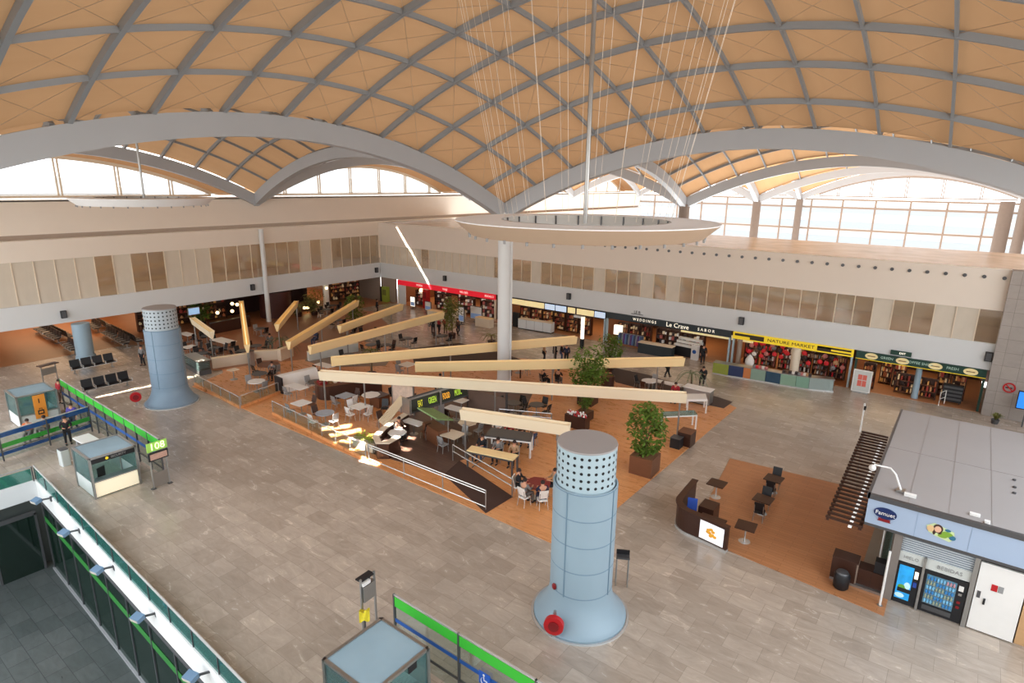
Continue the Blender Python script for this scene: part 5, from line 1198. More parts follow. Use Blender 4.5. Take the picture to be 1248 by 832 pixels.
LIST = [
 (367,491,'square',wm,'square white table by the low glass rail',1.0,'ped',[(90,CT),(270,CG)]),
 (396,503,'round',gm_,'round blue grey table by the low glass rail',1.15,'ped',[(180,CT),(0,CG),(270,CW)]),
 (421,482,'square',gm_,'square blue grey table before the dark service counter',1.0,'leg',[(270,CG),(0,CW),(90,CT)]),
 (438.5,495,'square',wm,'square white table in the middle of the left deck',1.0,'leg',[(270,CW),(0,CW),(180,CW)]),
 (452,481,'oct',wm,'octagonal white table around a trough post',1.15,'ped',[]),
 (396,445,'rect',wm,'long white table beside the white sloped counter',.9,'leg',[(270,CT)]),
 (362,471,'rect',wm,'long white table before the white sloped counter',.9,'leg',[(270,CG),(90,CB)]),
 (385,465,'round',dm,'round dark table before the white sloped counter',1.1,'ped',[(180,CG)]),
 (496.5,444,'square',wm,'square white table under the end of the second trough',1.1,'leg',[(180,CG),(270,CG)]),
 (491.5,480,'square',wm,'square white table behind the menu sign',1.0,'leg',[(0,CT)]),
 (504,514.5,'rect',wm,'white table above the banquette',.75,'ped',[(0,CT)]),
 (484,527,'oct',wm,'octagonal white table in the banquette curve',1.0,'ped',[]),
 (552,529.5,'square',M['cream'],'square cream table behind the ramp',1.1,'leg',[(270,CG),(90,CG)]),
 (556,498,'rect',wm,'white table under the right end of the menu sign',.8,'ped',[(270,CT)]),
 (570,514.5,'oct',M['cream'],'octagonal cream table under the lowest trough',1.1,'ped',[(0,CG)]),
 (583,481.5,'rect',M['cream'],'cream table behind the longest trough',.8,'ped',[(180,CT)]),
 (562,488,'square',wm,'small white table at the tip of the menu sign',.8,'ped',[]),
 (284,450.5,'square',M['cream'],'small tall cream table alone inside the left glass rail',.7,'ped',[]),
 (312.5,464.5,'round',wm,'round white table in the corner of the glass rails',1.2,'ped',[(0,CG),(180,CG)]),
 (316,455,'round',dm,'round dark table before the cream parapet',1.1,'ped',[(90,CT)]),
 (327,444,'oct',M['brown'],'octagonal tan table with busy chairs by the cream parapet',1.6,'ped',[(270,CB),(0,CG),(180,CT)]),
 (231,422.5,'square',wm,'white table behind the left tower among dark chairs',1.0,'ped',[(0,CB),(90,CB),(180,CB),(270,CB)]),
 (228,407,'rect',wm,'long white table under the far left screen',.9,'ped',[(0,CB),(270,CB)]),
 (272,415,'rect',wm,'large white table behind the cream parapet',1.3,'ped',[(270,CB),(0,CB),(180,CB)]),
 (246,430,'round',dm,'dark round table just behind the glass showcase',1.0,'ped',[(180,CB),(90,CB)]),
 (296,427,'round',dm,'dark round table behind the steel post',1.0,'ped',[(0,CB),(180,CB),(270,CB)]),
 (448,404,'round',dm,'dark round table between two yellow troughs',1.0,'ped',[(0,CB),(180,CB),(90,CB)]),
 (470,420,'round',dm,'dark round table under the trough to the olive tree',1.0,'ped',[(0,CB),(180,CB),(90,CT)]),
 (412,390,'round',dm,'dark round table beside the green bamboo',1.0,'ped',[(0,CB),(180,CB),(270,CB)]),
 (425,432,'round',dm,'dark round table behind the palm',1.0,'ped',[(0,CB),(180,CB)]),
 (539,409,'round',dm,'dark round table before the olive tree with a group around it',1.1,'ped',[(0,CB),(180,CT)]),
 (791,464,'round',wm,'round white table on the dark entrance mat',1.1,'ped',[(180,CB),(0,CT),(90,CG),(270,CT)]),
 (655,589,'oct',M['hub'],'red topped table with a seated group beside the near tower',1.2,'ped',[]),
 (626,491,'round',dm,'dark round table among chairs behind the guard rail',1.0,'ped',[(0,CB),(180,CB),(90,CB),(270,CB)]),
 (654,493,'round',dm,'second dark round table behind the guard rail',1.0,'ped',[(0,CB),(180,CB),(90,CB)]),
 (262,424,'round',dm,'dark round table left of the large white table',1.0,'ped',[(0,CB),(180,CB),(90,CB),(270,CB)]),
 (312,421,'round',dm,'dark round table right of the narrow trough',1.0,'ped',[(180,CT),(90,CB)]),
 (252,409,'round',dm,'dark round table before the long dark partition',1.0,'ped',[(0,CB),(180,CB),(270,CB)]),
 (318,400,'round',dm,'low dark table on the brown stone paving',1.0,'ped',[(0,CB),(180,CG)]),
 (452,420,'round',dm,'dark round table left of the olive tree trough',1.0,'ped',[(0,CB),(90,CB),(270,CT)]),
 (497,412,'round',dm,'dark round table past the olive tree trough middle',1.0,'ped',[(0,CB),(180,CB)]),
 (406,372,'round',dm,'dark round table near the hall corner',1.0,'ped',[(0,CB),(180,CB),(270,CB),(90,CB)]),
 (398,377,'round',dm,'dark round table right of the white bar column',1.0,'ped',[(0,CB),(180,CB),(270,CB)]),
 (424,400,'round',dm,'dark round table behind the short corner trough',1.0,'ped',[(0,CB),(180,CB),(90,CB)]),
 (632,443,'round',dm,'dark round table just right of the round white column',1.0,'ped',[(0,CB),(180,CT)]),
]
TP = {}
for (px, py, shp, m, lab, size, leg, chs) in LIST:
    t, p = table(px, py, shp, m, lab, size, leg); TP[lab] = p; OCC.append((p.x, p.y, size*.5, lab))
for (px, py, shp, m, lab, size, leg, chs) in LIST:
    p = TP[lab]
    for ang, cm in chs:
        a = radians(ang); r = (size*.95 if shp == 'rect' and ang in (0, 180) else size*.5)+.28
        cchair((p.x+r*cos(a), p.y+r*sin(a), .03), a-pi/2, cm, '%s chair, %s, at the %s' % (CN[cm[0].name], SIDE[ang], ' '.join(lab.split()[:9])), keep=lab)
# loose chairs near the banquette
for i, (px, py, cm, l) in enumerate(((469,505,CB,'black chair alone left of the menu sign'), (466,520,CT,'brown chair beside the white planter box'), (525,402,CB,'black chair behind the trough to the olive tree'))):
    cchair(G(px, py), .6+i, cm, l)
# high tables on white frames
def high_table(c4, h, top_m, leg_m, label, name='high_table', brace=False):
    P = [G(x, y, h) for x, y in c4]; c0 = sum(P, Vector())/4; t = thing(name, label, 'table', (c0.x, c0.y, .03)); Q = [p-Vector((c0.x, c0.y, 0)) for p in P]
    MB().add([(p.x, p.y, h-.06) for p in Q]+[(p.x, p.y, h) for p in Q], [(3,2,1,0),(4,5,6,7)]+[(i,(i+1)%4,4+(i+1)%4,4+i) for i in range(4)]).build('tabletop', top_m, t)
    for p in Q: MB().box(p.x*.97-.04, p.y*.94-.04, 0, p.x*.97+.04, p.y*.94+.04, h-.05).build('leg', leg_m, t)
    for i in (0, 2): MB().bar(Vector((Q[i].x, Q[i].y, h-.1)), Vector((Q[(i+1)%4].x, Q[(i+1)%4].y, h-.1)), .05, .08).build('frame_rail', leg_m, t)
    if brace:
        a, b = Q[0].lerp(Q[1], .12), Q[0].lerp(Q[1], .42); MB().bar((a.x, a.y, .05), (b.x, b.y, h-.1), .05, .05).build('brace', leg_m, t)
    return t
high_table([(590.5,531),(647,538),(650,528),(599,521)], 1.05, M['steel_dark'], M['white'], 'dark topped high table with white frame and a seated group', brace=True)
high_table([(568.5,549),(625,561),(632,554.5),(575,543)], 1.0, M['beam_wood'], M['steel_dark'], 'pale timber topped high table beside the ramp rail', brace=True)
high_table([(838,487),(862,487),(860,480),(838,480)], 1.0, M['white'], M['white'], 'white framed table before the steel service trolley')
high_table([(806,507),(850,505),(846,500),(806,502)], 1.0, M['glass_booth'], M['white'], 'white framed glass table behind the planter tree')
q = thing('service_trolley', 'grey steel service trolley with white top beside the right palm', 'trolley', G(850, 490)); MB().box(-.95, -.4, .1, .95, .4, 1.05).build('body', M['steel'], q); MB().box(-1.0, -.45, 1.05, 1.0, .45, 1.1).build('top', M['white'], q); MB().box(.1, -.42, .5, .5, -.4, .8).build('dark_panel', M['steel_dark'], q); MB().box(-.9, -.38, 0, .9, .38, .1).build('plinth', M['black'], q)
q = thing('white_bench', 'long white bench top behind the tip of the longest trough', 'bench', G(812, 478)); MB().box(-1.3, -.3, .7, 1.2, .3, .78).build('top', M['white'], q); MB().box(-1.1, -.2, 0, -.95, .2, .7).build('leg', M['steel'], q); MB().box(.9, -.2, 0, 1.05, .2, .7).build('leg', M['steel'], q)
q = thing('brown_high_bench', 'slim brown shelf table on two dark legs right of the round column', 'table', G(630, 460)); MB().box(-1.4, -.2, 1.2, 1.4, .2, 1.27).build('top', M['brown'], q)
for x in (-.6, .3): MB().box(x, -.05, 0, x+.07, .05, 1.2).build('leg', M['dark_brown'], q)
q = thing('brown_screen', 'plain brown wooden screen before the dark planks under the longest trough', 'screen', G(597, 506)); MB().box(-1.9, -.05, 0, 1.4, .05, 1.5).build('panel', mat('grey brown panel', (120,98,86), .5, var=.1), q)
for x in (-1.9, 1.4): MB().box(x-.04, -.08, 0, x+.04, .08, 1.9).build('post', M['steel_dark'], q)
q = thing('pale_screen', 'pale patterned fabric screen behind the menu sign', 'screen', G(492, 503), .1); MB().box(-.9, -.04, 0, .9, .04, 2.0).build('fabric', mat('patterned pale fabric', (214,190,172), .7, var=.3, scale=5), q); MB().box(-.95, -.06, 0, -.88, .06, 2.05).box(.88, -.06, 0, .95, .06, 2.05).build('frame', M['steel'], q)
# ------------------------------------------------------------------ plants
def leaves(n, rx, ry, rz, zc, size, seed, droop=.4, taper=0):
    r = random.Random(seed); mb = MB()
    cl = [(r.gauss(0, .45)*rx, r.gauss(0, .45)*ry, zc+r.uniform(-.9, .9)*rz) for _ in range(26)]
    for k in range(n):
        c_ = r.choice(cl); u = [r.gauss(0, .26) for _ in range(3)]; p = Vector((c_[0]+u[0]*rx, c_[1]+u[1]*ry, c_[2]+u[2]*rz))
        q_ = Vector((p.x/rx, p.y/ry, (p.z-zc)/rz)); 
        if q_.length > 1.15: p = Vector((p.x/q_.length, p.y/q_.length, zc+(p.z-zc)/q_.length))
        a = r.random()*2*pi; d_ = Vector((cos(a), sin(a), -droop+r.uniform(-.5, .5))).normalized()*size*r.uniform(.6, 1.3); e = Vector((-sin(a), cos(a), r.uniform(-.5, .5)))*size*.28
        mb.add([p, p+d_*.5+e, p+d_, p+d_*.5-e], [(0, 1, 2, 3)])
    return mb
def tree(base, label, m, crown, box, trunk_h, n=900, size=.2, seed=1, name='potted_tree', planter='cube', pm=None):
    t = thing(name, label, 'tree', base, .05); w, h = box
    pm = pm or M['dark_brown']
    if planter == 'cube':
        q = MB(); q.box(-w/2, -w/2, 0, w/2, w/2, h); q.build('planter', pm, t)
        MB().box(-w/2+.06, -w/2+.06, h-.02, w/2-.06, w/2-.06, h+.02).build('soil', M['soil'], t)
    else: MB().lathe([(w*.42, 0), (w*.5, h), (w*.45, h), (w*.44, h-.08)], n=20).build('planter', pm, t, True); MB().lathe([(.02, h-.09), (w*.44, h-.08)], n=16, cap=False).build('soil', M['soil'], t)
    rx, ry, rz, zc = crown; r = random.Random(seed); tk = MB()
    for k in range(3): tk.path([(r.uniform(-.1, .1), r.uniform(-.1, .1), h-.05), (r.uniform(-.2, .2), r.uniform(-.2, .2), (h+zc)/2), (r.uniform(-.5, .5)*rx, r.uniform(-.5, .5)*ry, zc+rz*.3)], [.06, .045, .02], 6)
    tk.build('trunk', M['bark'], t); leaves(n, rx, ry, rz, zc, size, seed).build('foliage', m, t); return t
tree(G(785, 575), 'green leafy tree in a brown wooden cube planter beside the near tower', M['leaf'], (.95, .95, 1.35, 2.55), (1.25, 1.05), 2, 1500, .24, 3, pm=M['brown'])
tree(G(716, 492), 'large green tree rising between the two right troughs', M['leaf'], (1.35, 1.35, 1.45, 2.7), (1.1, .8), 2, 1600, .26, 4)
tree(G(741, 452), 'round green tree farther back beside the black shop', M['leaf'], (1.1, 1.1, 1.0, 2.1), (.9, .7), 2, 1000, .24, 5, planter='pot')
tree(G(551, 412), 'olive coloured tree before the red shop', M['leaf_olive'], (1.0, 1.0, 1.75, 2.3), (.8, .5), 2, 1300, .24, 6, planter='pot')
tree(G(434, 398), 'dense green bamboo beside the hall corner', M['leaf'], (1.1, 1.1, 1.5, 1.9), (1.0, .5), 2, 1500, .22, 7)
tree(G(712, 511), 'small bushy plant on the brown box under the longest trough', M['leaf'], (.45, .45, .5, 1.35), (.9, .6), 1, 420, .17, 8)
q = thing('dark_planter', 'dark brown drum planter right of the large green tree', 'planter', G(740, 471)); MB().lathe([(.5, 0), (.55, .9), (.48, .9), (.46, .82), (.0, .82)], n=22, cap=False).build('drum', M['dark_brown'], q, True); MB().lathe([(.0, .83), (.46, .83)], n=16, cap=False).build('soil', M['soil'], q)
q = thing('black_cube', 'black cube at the foot of the longest trough post', 'planter', G(824, 545)); MB().rbox((0, 0, .32), (.6, .6, .64), .03).build('body', M['black'], q); MB().rbox((0, 0, .65), (.62, .62, .03), .03).build('rim', M['steel_dark'], q)
q = thing('brown_cube', 'brown wooden cube behind the black cube', 'cube', G(836, 541)); MB().rbox((0, 0, .42), (.8, .9, .84), .03).build('body', M['dark_brown'], q); MB().rbox((0, 0, .85), (.82, .92, .03), .03).build('rim', M['brown'], q)
q = thing('flower_box', 'brown box with red and white flowers under the longest trough', 'planter', G(703, 521)); MB().box(-.75, -.3, 0, .75, .3, .85).build('box', M['dark_brown'], q); mb = MB(); m2 = MB()
for k in range(60): (mb if k % 2 else m2).ball((gr.uniform(-.7, .7), gr.uniform(-.26, .26), .88+gr.random()*.16), .07, 6, 4)
mb.build('red_flower', M['red'], q, kind='stuff'); m2.build('white_flower', M['white'], q, kind='stuff')
def palm(base, label, hgt, n, L, m, seed, pot=True):
    t = thing('potted_palm', label, 'palm', base); r = random.Random(seed)
    MB().lathe([(.3, 0), (.4, .5), (.36, .5), (.34, .42)], n=16).build('pot', M['dark_brown'], t, True)
    MB().path([(0, 0, .3), (.03, .02, hgt*.5), (0, 0, hgt)], [.09, .07, .06], 8).build('trunk', M['bark'], t, True)
    for k in range(n):
        a = 2*pi*k/n+r.uniform(-.2, .2); l = L*r.uniform(.8, 1.1); up = r.uniform(.3, .9); mb = MB(); d_ = Vector((cos(a), sin(a), 0)); s_ = Vector((-sin(a), cos(a), 0)); prev = None
        for j in range(9):
            u = j/8; p = Vector((0, 0, hgt))+d_*l*u+Vector((0, 0, l*(up*u-1.15*u*u))); w_ = .26*L*.5*sin(pi*(.12+.85*u))
            if j:
                for sg_ in (-1, 1): mb.add([prev, prev.lerp(p, .45), p+s_*sg_*w_+d_*.06+Vector((0, 0, -.05))], [(0, 1, 2)])
                mb.bar(prev, p, .02, .02)
            prev = p
        mb.build('frond', m, t)
    return t
palm(G(453, 461), 'slim palm rising beside the third trough left end', 2.3, 12, 1.15, M['leaf_olive'], 1)
palm(G(841, 478), 'grey green palm beside the steel service trolley', 1.5, 12, 1.25, M['leaf_grey'], 2)
palm(G(344, 430), 'wide grey green palm behind the cream parapet', 1.2, 14, 1.5, M['leaf_grey'], 3)
palm(G(599, 421), 'small olive palm left of the round white column', 1.0, 12, 1.1, M['leaf_olive'], 4)
palm(G(364, 386), 'dark palm standing by the white column of the dark bar', 1.3, 12, 1.2, M['leaf'], 5)
tree(G(247, 398), 'tall dark green plant before the bar front at far left', M['leaf'], (1.3, 1.3, .95, 1.75), (.8, .5), 2, 900, .24, 9, planter='pot')
tree(G(377, 380)+Vector((1.9, -.6, 0)), 'leafy plant among the globe lamps of the dark bar', M['leaf_olive'], (1.3, 1.3, 1.2, 1.7), (.8, .4), 2, 900, .24, 10, planter='pot')
# ------------------------------------------------------------------ the bar under the left fascia
db = thing('bar_front', 'dark brown curved bar front under the left white fascia', 'bar', (-61.5, 36.5, 0))
MB().box(-4.6, -12.2, 0, -4.3, 7.5, 3.0).build('back_wall', mat('very dark bar wall', (48,26,22), .6, var=.3), db)
MB().lathe([(1.7, 0), (1.7, 2.9)], (-.2, .6, 0), 24).build('round_core', mat('wine brown core', (70,34,28), .45, var=.15), db, True)
MB().box(-.4, 2.0, 0, .1, 5.5, 1.05).build('counter', M['dark_brown'], db); MB().box(-.5, 2.0, 1.05, .3, 5.5, 1.1).build('counter_top', M['brown'], db)
A, B = G(257, 408), G(305, 398); q = thing('dark_partition', 'long dark brown partition below the left bar plants', 'partition', A, atan2(B.y-A.y, B.x-A.x)); L = (B-A).length; MB().box(0, -.1, 0, L, .1, 1.15).build('panel', M['dark_brown'], q); MB().box(0, -.14, 1.15, L, .14, 1.2).build('cap', M['steel_dark'], q)
for i, (px, py) in enumerate(((283,370),(289,371),(265,381),(283,379),(338,362),(344.5,363),(351,366),(337,369),(388,368),(371,375),(375,375),(398,351))):
    p = onX(px, py, -60.6 if i != 11 else -60.4); z = min(p.z, 2.6) if p.z > .4 else 1.2
    globe((p.x, p.y, z), .17, 'glowing globe lamp hung in the dark bar under the left fascia', 'globe lamps in the dark bar')
q = thing('hanging_screen', 'small pale blue screen hung before the left bar', 'screen', onX(236, 379, -58.5)); MB().box(-.06, -.55, -.35, .06, .55, .35).build('case', M['steel'], q); MB().box(.06, -.5, -.3, .075, .5, .3).build('screen', mat('pale blue screen', (150,186,222), .4, emit=.6), q); MB().tube((0, 0, .35), (0, 0, 3.05-q.location.z if q.location.z < 3 else .5), .03, 6).build('hanger', M['steel'], q)
for i, (y, w_) in enumerate(((25.4, 'farthest left'), (28.6, 'second from the left'), (31.8, 'third from the left'), (39.8, 'right of the round core'))):
    shelf_unit((-65.5, y, 0), pi/2, 'dark bottle shelf on the bar back wall, '+w_, 2.6, 2.4, 4, None, 'bottle shelves of the dark bar'); goods((-65.5, y), pi/2, 2.6, 2.4, 4, 6, 'amber', 'bottle on the back wall shelves of the dark bar', 'bottles in the dark bar', 'bottle', 'bottle', .8)
# back bar shelves of bottles far left corner
for i, (px, w) in enumerate(((410, 2.2), (428, 2.2), (446, 2.2))):
    p = onX(px, 360, -64.5); t_ = shelf_unit((p.x, p.y, 0), pi/2, 'tall shelf on the far tan wall of the hall corner, '+['left', 'middle', 'right'][i]+' of three', 2.2, 2.6, 5, None, 'tall shelves in the hall corner'); goods((p.x, p.y), pi/2, 2.2, 2.6, 5, 6, 'amber', 'bottle on the tall shelves in the hall corner', 'bottles in the hall corner', 'bottle', 'bottle')
# ------------------------------------------------------------------ waiting seats
def seats(loc, rz, n, label, group, proto={}):
    if n in proto: return dup(proto[n], loc, rz, label, group)
    t = thing('waiting_bench', label, 'bench', loc, rz, group); w = .78; L = n*w
    MB().box(-L/2, -.05, .32, L/2, .05, .4).build('beam', M['steel'], t)
    for x in (-L/2+.25, L/2-.25): MB().box(x-.04, -.3, 0, x+.04, .3, .06).box(x-.04, -.05, .05, x+.04, .05, .34).build('leg', M['steel'], t)
    for k in range(n):
        x = -L/2+w*(k+.5); s_ = MB().obox((x, -.12, .47), (w*.86, .52, .07), 0, .08).build('seat', M['black'], t); MB().obox((x, .22, .8), (w*.86, .07, .6), 0, -.2).build('backrest', M['black'], t); MB().box(x-w*.43, -.4, .42, x+w*.43, -.36, .46).build('edge_trim', M['chrome'], s_)
    for k in range(n+1): x = -L/2+w*k; MB().path([(x, -.35, .4), (x, -.35, .64), (x, .2, .64)], .025, 6).build('armrest', M['chrome'], t)
    proto[n] = t; return t
q = (G(96, 455)+G(133, 447))/2; seats((q.x, q.y, 0), pi/2, 4, 'row of four black seats beside the blue column, farther of two', 'four seat benches')
q = (G(110, 481)+G(152, 470))/2; seats((q.x, q.y, 0), pi/2, 4, 'row of four black seats nearest the green barrier', 'four seat benches')
for i, (a, b) in enumerate((((53,404),(80,418)), ((83,420),(106,435)), ((112,396),(132,408)), ((134,408),(164,424)))):
    A, B = G(*a), G(*b); k = max(1, int((B-A).length/3.25)); c_ = (A+B)/2; rz = atan2(B.y-A.y, B.x-A.x)
    lab = ['far left waiting seats', 'waiting seats left of the blue column', 'far waiting seats right of the blue column', 'waiting seats behind the left tower'][i]
    d_ = (B-A)/k
    for j in range(k):
        for s_, w_ in ((.45, 'facing the wall'), (-.45, 'facing the hall')):
            nrm = Vector((-d_.y, d_.x, 0)).normalized(); seats(A+d_*(j+.5)+nrm*s_, rz+(0 if s_ < 0 else pi), 4, 'black bench in the %s, %s' % (lab, w_), 'back to back benches, '+lab+', '+w_)
q = thing('litter_bin', 'small grey litter bin beside the far waiting seats', 'bin', G(175, 445)) if False else None
# ------------------------------------------------------------------ people
SK = mat('skin', (206,150,120), .6, var=.05)
CLO = {k: mat(k+' cloth', c, .8, var=.12, scale=8) for k, c in {'black': (30,30,34), 'navy': (34,40,66), 'grey': (120,116,114), 'red': (166,38,48), 'white': (216,212,208), 'tan': (170,136,104), 'purple': (84,70,150), 'orange': (216,110,60), 'jeans': (70,84,116), 'brown': (86,62,50)}.items()}
HAIR = mat('dark hair', (44,32,28), .7); HAIR2 = mat('brown hair', (96,66,44), .7)
def skin_mesh(name, pts, edges, m, parent, root=0, sub=1):
    me = bpy.data.meshes.new(name); me.from_pydata([p[0] for p in pts], edges, []); me.update(); me.materials.append(m)
    o = bpy.data.objects.new(name, me); COL.objects.link(o)
    sk = o.modifiers.new('skin', 'SKIN'); sk.use_smooth_shade = True
    for i, p in enumerate(pts):
        d_ = me.skin_vertices[0].data[i]; r = p[1]; d_.radius = (r, r) if not isinstance(r, tuple) else r; d_.use_root = (i == root)
    s_ = o.modifiers.new('sub', 'SUBSURF'); s_.levels = sub; s_.render_levels = sub
    if parent is not None: adopt(o, parent)
    return o
PE = {}
def body_mesh(pose):
    # joint positions, x = right, y = back, facing -y
    if pose == 'sit':
        hip, kn, an = .50, .50, .09; P = {'pelvis': (0, 0, .63), 'waist': (0, .02, .80), 'chest': (0, .03, 1.02), 'neck': (0, .0, 1.17), 'head': (0, -.03, 1.30), 'top': (0, -.03, 1.38)}
        for s_, n in ((-1, 'l'), (1, 'r')):
            P.update({'hip'+n: (s_*.10, -.03, .605), 'knee'+n: (s_*.13, -.46, .575), 'ank'+n: (s_*.13, -.44, .08), 'toe'+n: (s_*.14, -.62, .04), 'sh'+n: (s_*.2, .02, 1.10), 'el'+n: (s_*.27, -.10, .86), 'wr'+n: (s_*.17, -.36, .90), 'ha'+n: (s_*.13, -.44, .91)})
    else:
        st = .16 if pose == 'walk' else .03; P = {'pelvis': (0, 0, .92), 'waist': (0, 0, 1.08), 'chest': (0, .0, 1.30), 'neck': (0, 0, 1.47), 'head': (0, -.02, 1.60), 'top': (0, -.02, 1.69)}
        for s_, n in ((-1, 'l'), (1, 'r')):
            f = s_*st; P.update({'hip'+n: (s_*.1, 0, .9), 'knee'+n: (s_*.11, -.04-f*.4, .49), 'ank'+n: (s_*.12, f, .08), 'toe'+n: (s_*.13, f-.17, .035), 'sh'+n: (s_*.2, 0, 1.39), 'el'+n: (s_*.26, .03+f*.5, 1.11), 'wr'+n: (s_*.25, -.09-f*.5, .89), 'ha'+n: (s_*.24, -.12-f*.5, .80)})
            if pose == 'lean': P.update({'el'+n: (s_*.27, -.05, 1.13), 'wr'+n: (s_*.16, -.28, 1.1), 'ha'+n: (s_*.12, -.36, 1.11)})
    return P
R = {'pelvis': .13, 'waist': .12, 'chest': .14, 'neck': .055, 'head': .095, 'top': .075, 'hip': .085, 'knee': .058, 'ank': .042, 'toe': .035, 'sh': .065, 'el': .043, 'wr': .032, 'ha': .036}
def person(loc, rz, pose, top, bottom, label, hair=None, bag=None, group=None):
    key = pose
    t = thing('person', label, 'person', loc, rz, group); P = body_mesh(pose)
    names = list(P); ix = {n: i for i, n in enumerate(names)}
    E_ = [('pelvis','waist'),('waist','chest'),('chest','neck'),('neck','head'),('head','top')]
    for n in 'lr': E_ += [('pelvis','hip'+n),('hip'+n,'knee'+n),('knee'+n,'ank'+n),('ank'+n,'toe'+n),('chest','sh'+n),('sh'+n,'el'+n),('el'+n,'wr'+n),('wr'+n,'ha'+n)]
    rr_ = lambda n: R.get(n) or R[n[:-1]]
    if key not in PE:
        b = skin_mesh('body', [(P[n], rr_(n)) for n in names], [(ix[a], ix[c_]) for a, c_ in E_], SK, None)
        hd = P['head']; f = MB(); f.ball((hd[0], hd[1]-.105, hd[2]-.0), (.018, .03, .024), 6, 5); f.ball((hd[0]-.036, hd[1]-.092, hd[2]+.03), .012, 6, 4); f.ball((hd[0]+.036, hd[1]-.092, hd[2]+.03), .012, 6, 4); f.ball((hd[0], hd[1]-.092, hd[2]-.045), (.03, .01, .008), 6, 4); f.ball((hd[0]-.1, hd[1], hd[2]), (.014, .03, .035), 6, 4); f.ball((hd[0]+.1, hd[1], hd[2]), (.014, .03, .035), 6, 4)
        face = f.build('face', mat('face features', (150,96,80), .6)); fg = MB()
        for n in 'lr':
            w_, h_ = Vector(P['wr'+n]), Vector(P['ha'+n]); d_ = (h_-w_).normalized(); sd = d_.cross(Vector((0, 1, 0)) if abs(d_.y) < .8 else Vector((0, 0, 1))).normalized()
            for q_ in range(4): b0 = h_+sd*(-.027+.018*q_); fg.path([b0, b0+d_*.045, b0+d_*.075+Vector((0, -.012, -.012))], [.009, .008, .006], 5)
            fg.path([w_+d_*.03+sd*.03, w_+d_*.06+sd*.055, w_+d_*.09+sd*.055], [.011, .009, .007], 5)
        fing = fg.build('fingers', SK, None, True)
        c1 = ['waist','chest','shl','shr','ell','elr','pelvis','wrl','wrr']; c1i = {n: i for i, n in enumerate(c1)}
        lerp = lambda a, c_, u: tuple(P[a][k]+(P[c_][k]-P[a][k])*u for k in range(3))
        pos = {n: P[n] for n in c1}
        for n in 'lr': pos['wr'+n] = lerp('el'+n, 'wr'+n, .85)
        sh_ = skin_mesh('shirt', [(pos[n], rr_(n)*1.16+.008) for n in c1], [(c1i[a], c1i[c_]) for a, c_ in (('pelvis','waist'),('waist','chest'),('chest','shl'),('chest','shr'),('shl','ell'),('shr','elr'),('ell','wrl'),('elr','wrr'))], CLO['black'], None, 6)
        c2 = ['pelvis','hipl','hipr','kneel','kneer','ankl','ankr']; c2i = {n: i for i, n in enumerate(c2)}
        tr_ = skin_mesh('trousers', [(P[n], rr_(n)*1.13+.012) for n in c2], [(c2i[a], c2i[c_]) for a, c_ in (('pelvis','hipl'),('pelvis','hipr'),('hipl','kneel'),('hipr','kneer'),('kneel','ankl'),('kneer','ankr'))], CLO['black'], None)
        sho = MB()
        for n in 'lr': a_, c_ = Vector(P['ank'+n]), Vector(P['toe'+n]); sho.path([a_+Vector((0, .05, -.04)), (a_+c_)/2+Vector((0, 0, -.01)), c_+Vector((0, -.03, 0))], [.05, .052, .035], 8)
        sho_ = sho.build('shoes', M['black'], None, True)
        hr = MB().ball((hd[0], hd[1]+.022, hd[2]+.035), (.108, .108, .105), 12, 8).build('hair', HAIR, None, True)
        PE[key] = [b, face, fing, sh_, tr_, sho_, hr]
        for o in PE[key]: adopt(o, t)
        mine = PE[key]
    else:
        mine = []
        for o in PE[key]:
            c_ = o.copy(); COL.objects.link(c_); adopt(c_, t); mine.append(c_)
    for o, m in ((mine[3], CLO[top]), (mine[4], CLO[bottom]), (mine[6], hair or HAIR)):
        o.material_slots[0].link = 'OBJECT'; o.material_slots[0].material = m
    return t
def at(px, py): return G(px, py)
person(at(663, 441), 2.4, 'stand', 'tan', 'black', 'person in a tan top standing left of the group behind the second trough')
person(at(676, 441), 2.6, 'stand', 'black', 'black', 'slim person in black standing in the group behind the second trough')
person(at(684, 441), 2.2, 'stand', 'black', 'jeans', 'broad person in black standing in the group behind the second trough')
person(at(690, 443), .4, 'stand', 'navy', 'black', 'shorter person in navy at the right of the standing group')
person(at(813, 459), 2.9, 'walk', 'black', 'black', 'person in black walking under the end of the second trough')
person(at(460, 382), 2.6, 'stand', 'black', 'black', 'person in a black jacket standing beside the green bamboo')
person(at(528, 407), .8, 'stand', 'black', 'black', 'person in black at left of the group before the olive tree')
person(at(535, 407), 2.0, 'lean', 'red', 'black', 'person in red reaching to the table before the olive tree')
person(at(543, 406), 3.6, 'stand', 'red', 'brown', 'person in red standing right of the table before the olive tree')
person(at(558, 408), 1.6, 'walk', 'brown', 'black', 'person in brown walking right of the olive tree')
person(at(856, 443), .4, 'walk', 'black', 'black', 'person in black near the lime counter module')
person(at(175, 445), .5, 'stand', 'grey', 'black', 'person in grey standing behind the left blue tower')
person(at(76, 491), .5, 'stand', 'red', 'brown', 'person in a red top standing at the start of the green barrier')
person(at(104, 520)+Vector((0, -.55, 0)), .9, 'walk', 'purple', 'navy', 'person in purple walking along the inside of the green barrier')
person(at(84, 541)+Vector((0, 0, .0)), 1.4, 'lean', 'black', 'black', 'person in black leaning at the white inspection table')
person(at(47, 545)+Vector((-1.3, 0, 0)), 1.0, 'sit', 'orange', 'grey', 'person in orange seated before the far left booth')
person(at(57, 540)+Vector((-.9, .3, 0)), -1.0, 'sit', 'tan', 'grey', 'person in tan seated before the far left booth')
p = TP['red topped table with a seated group beside the near tower']
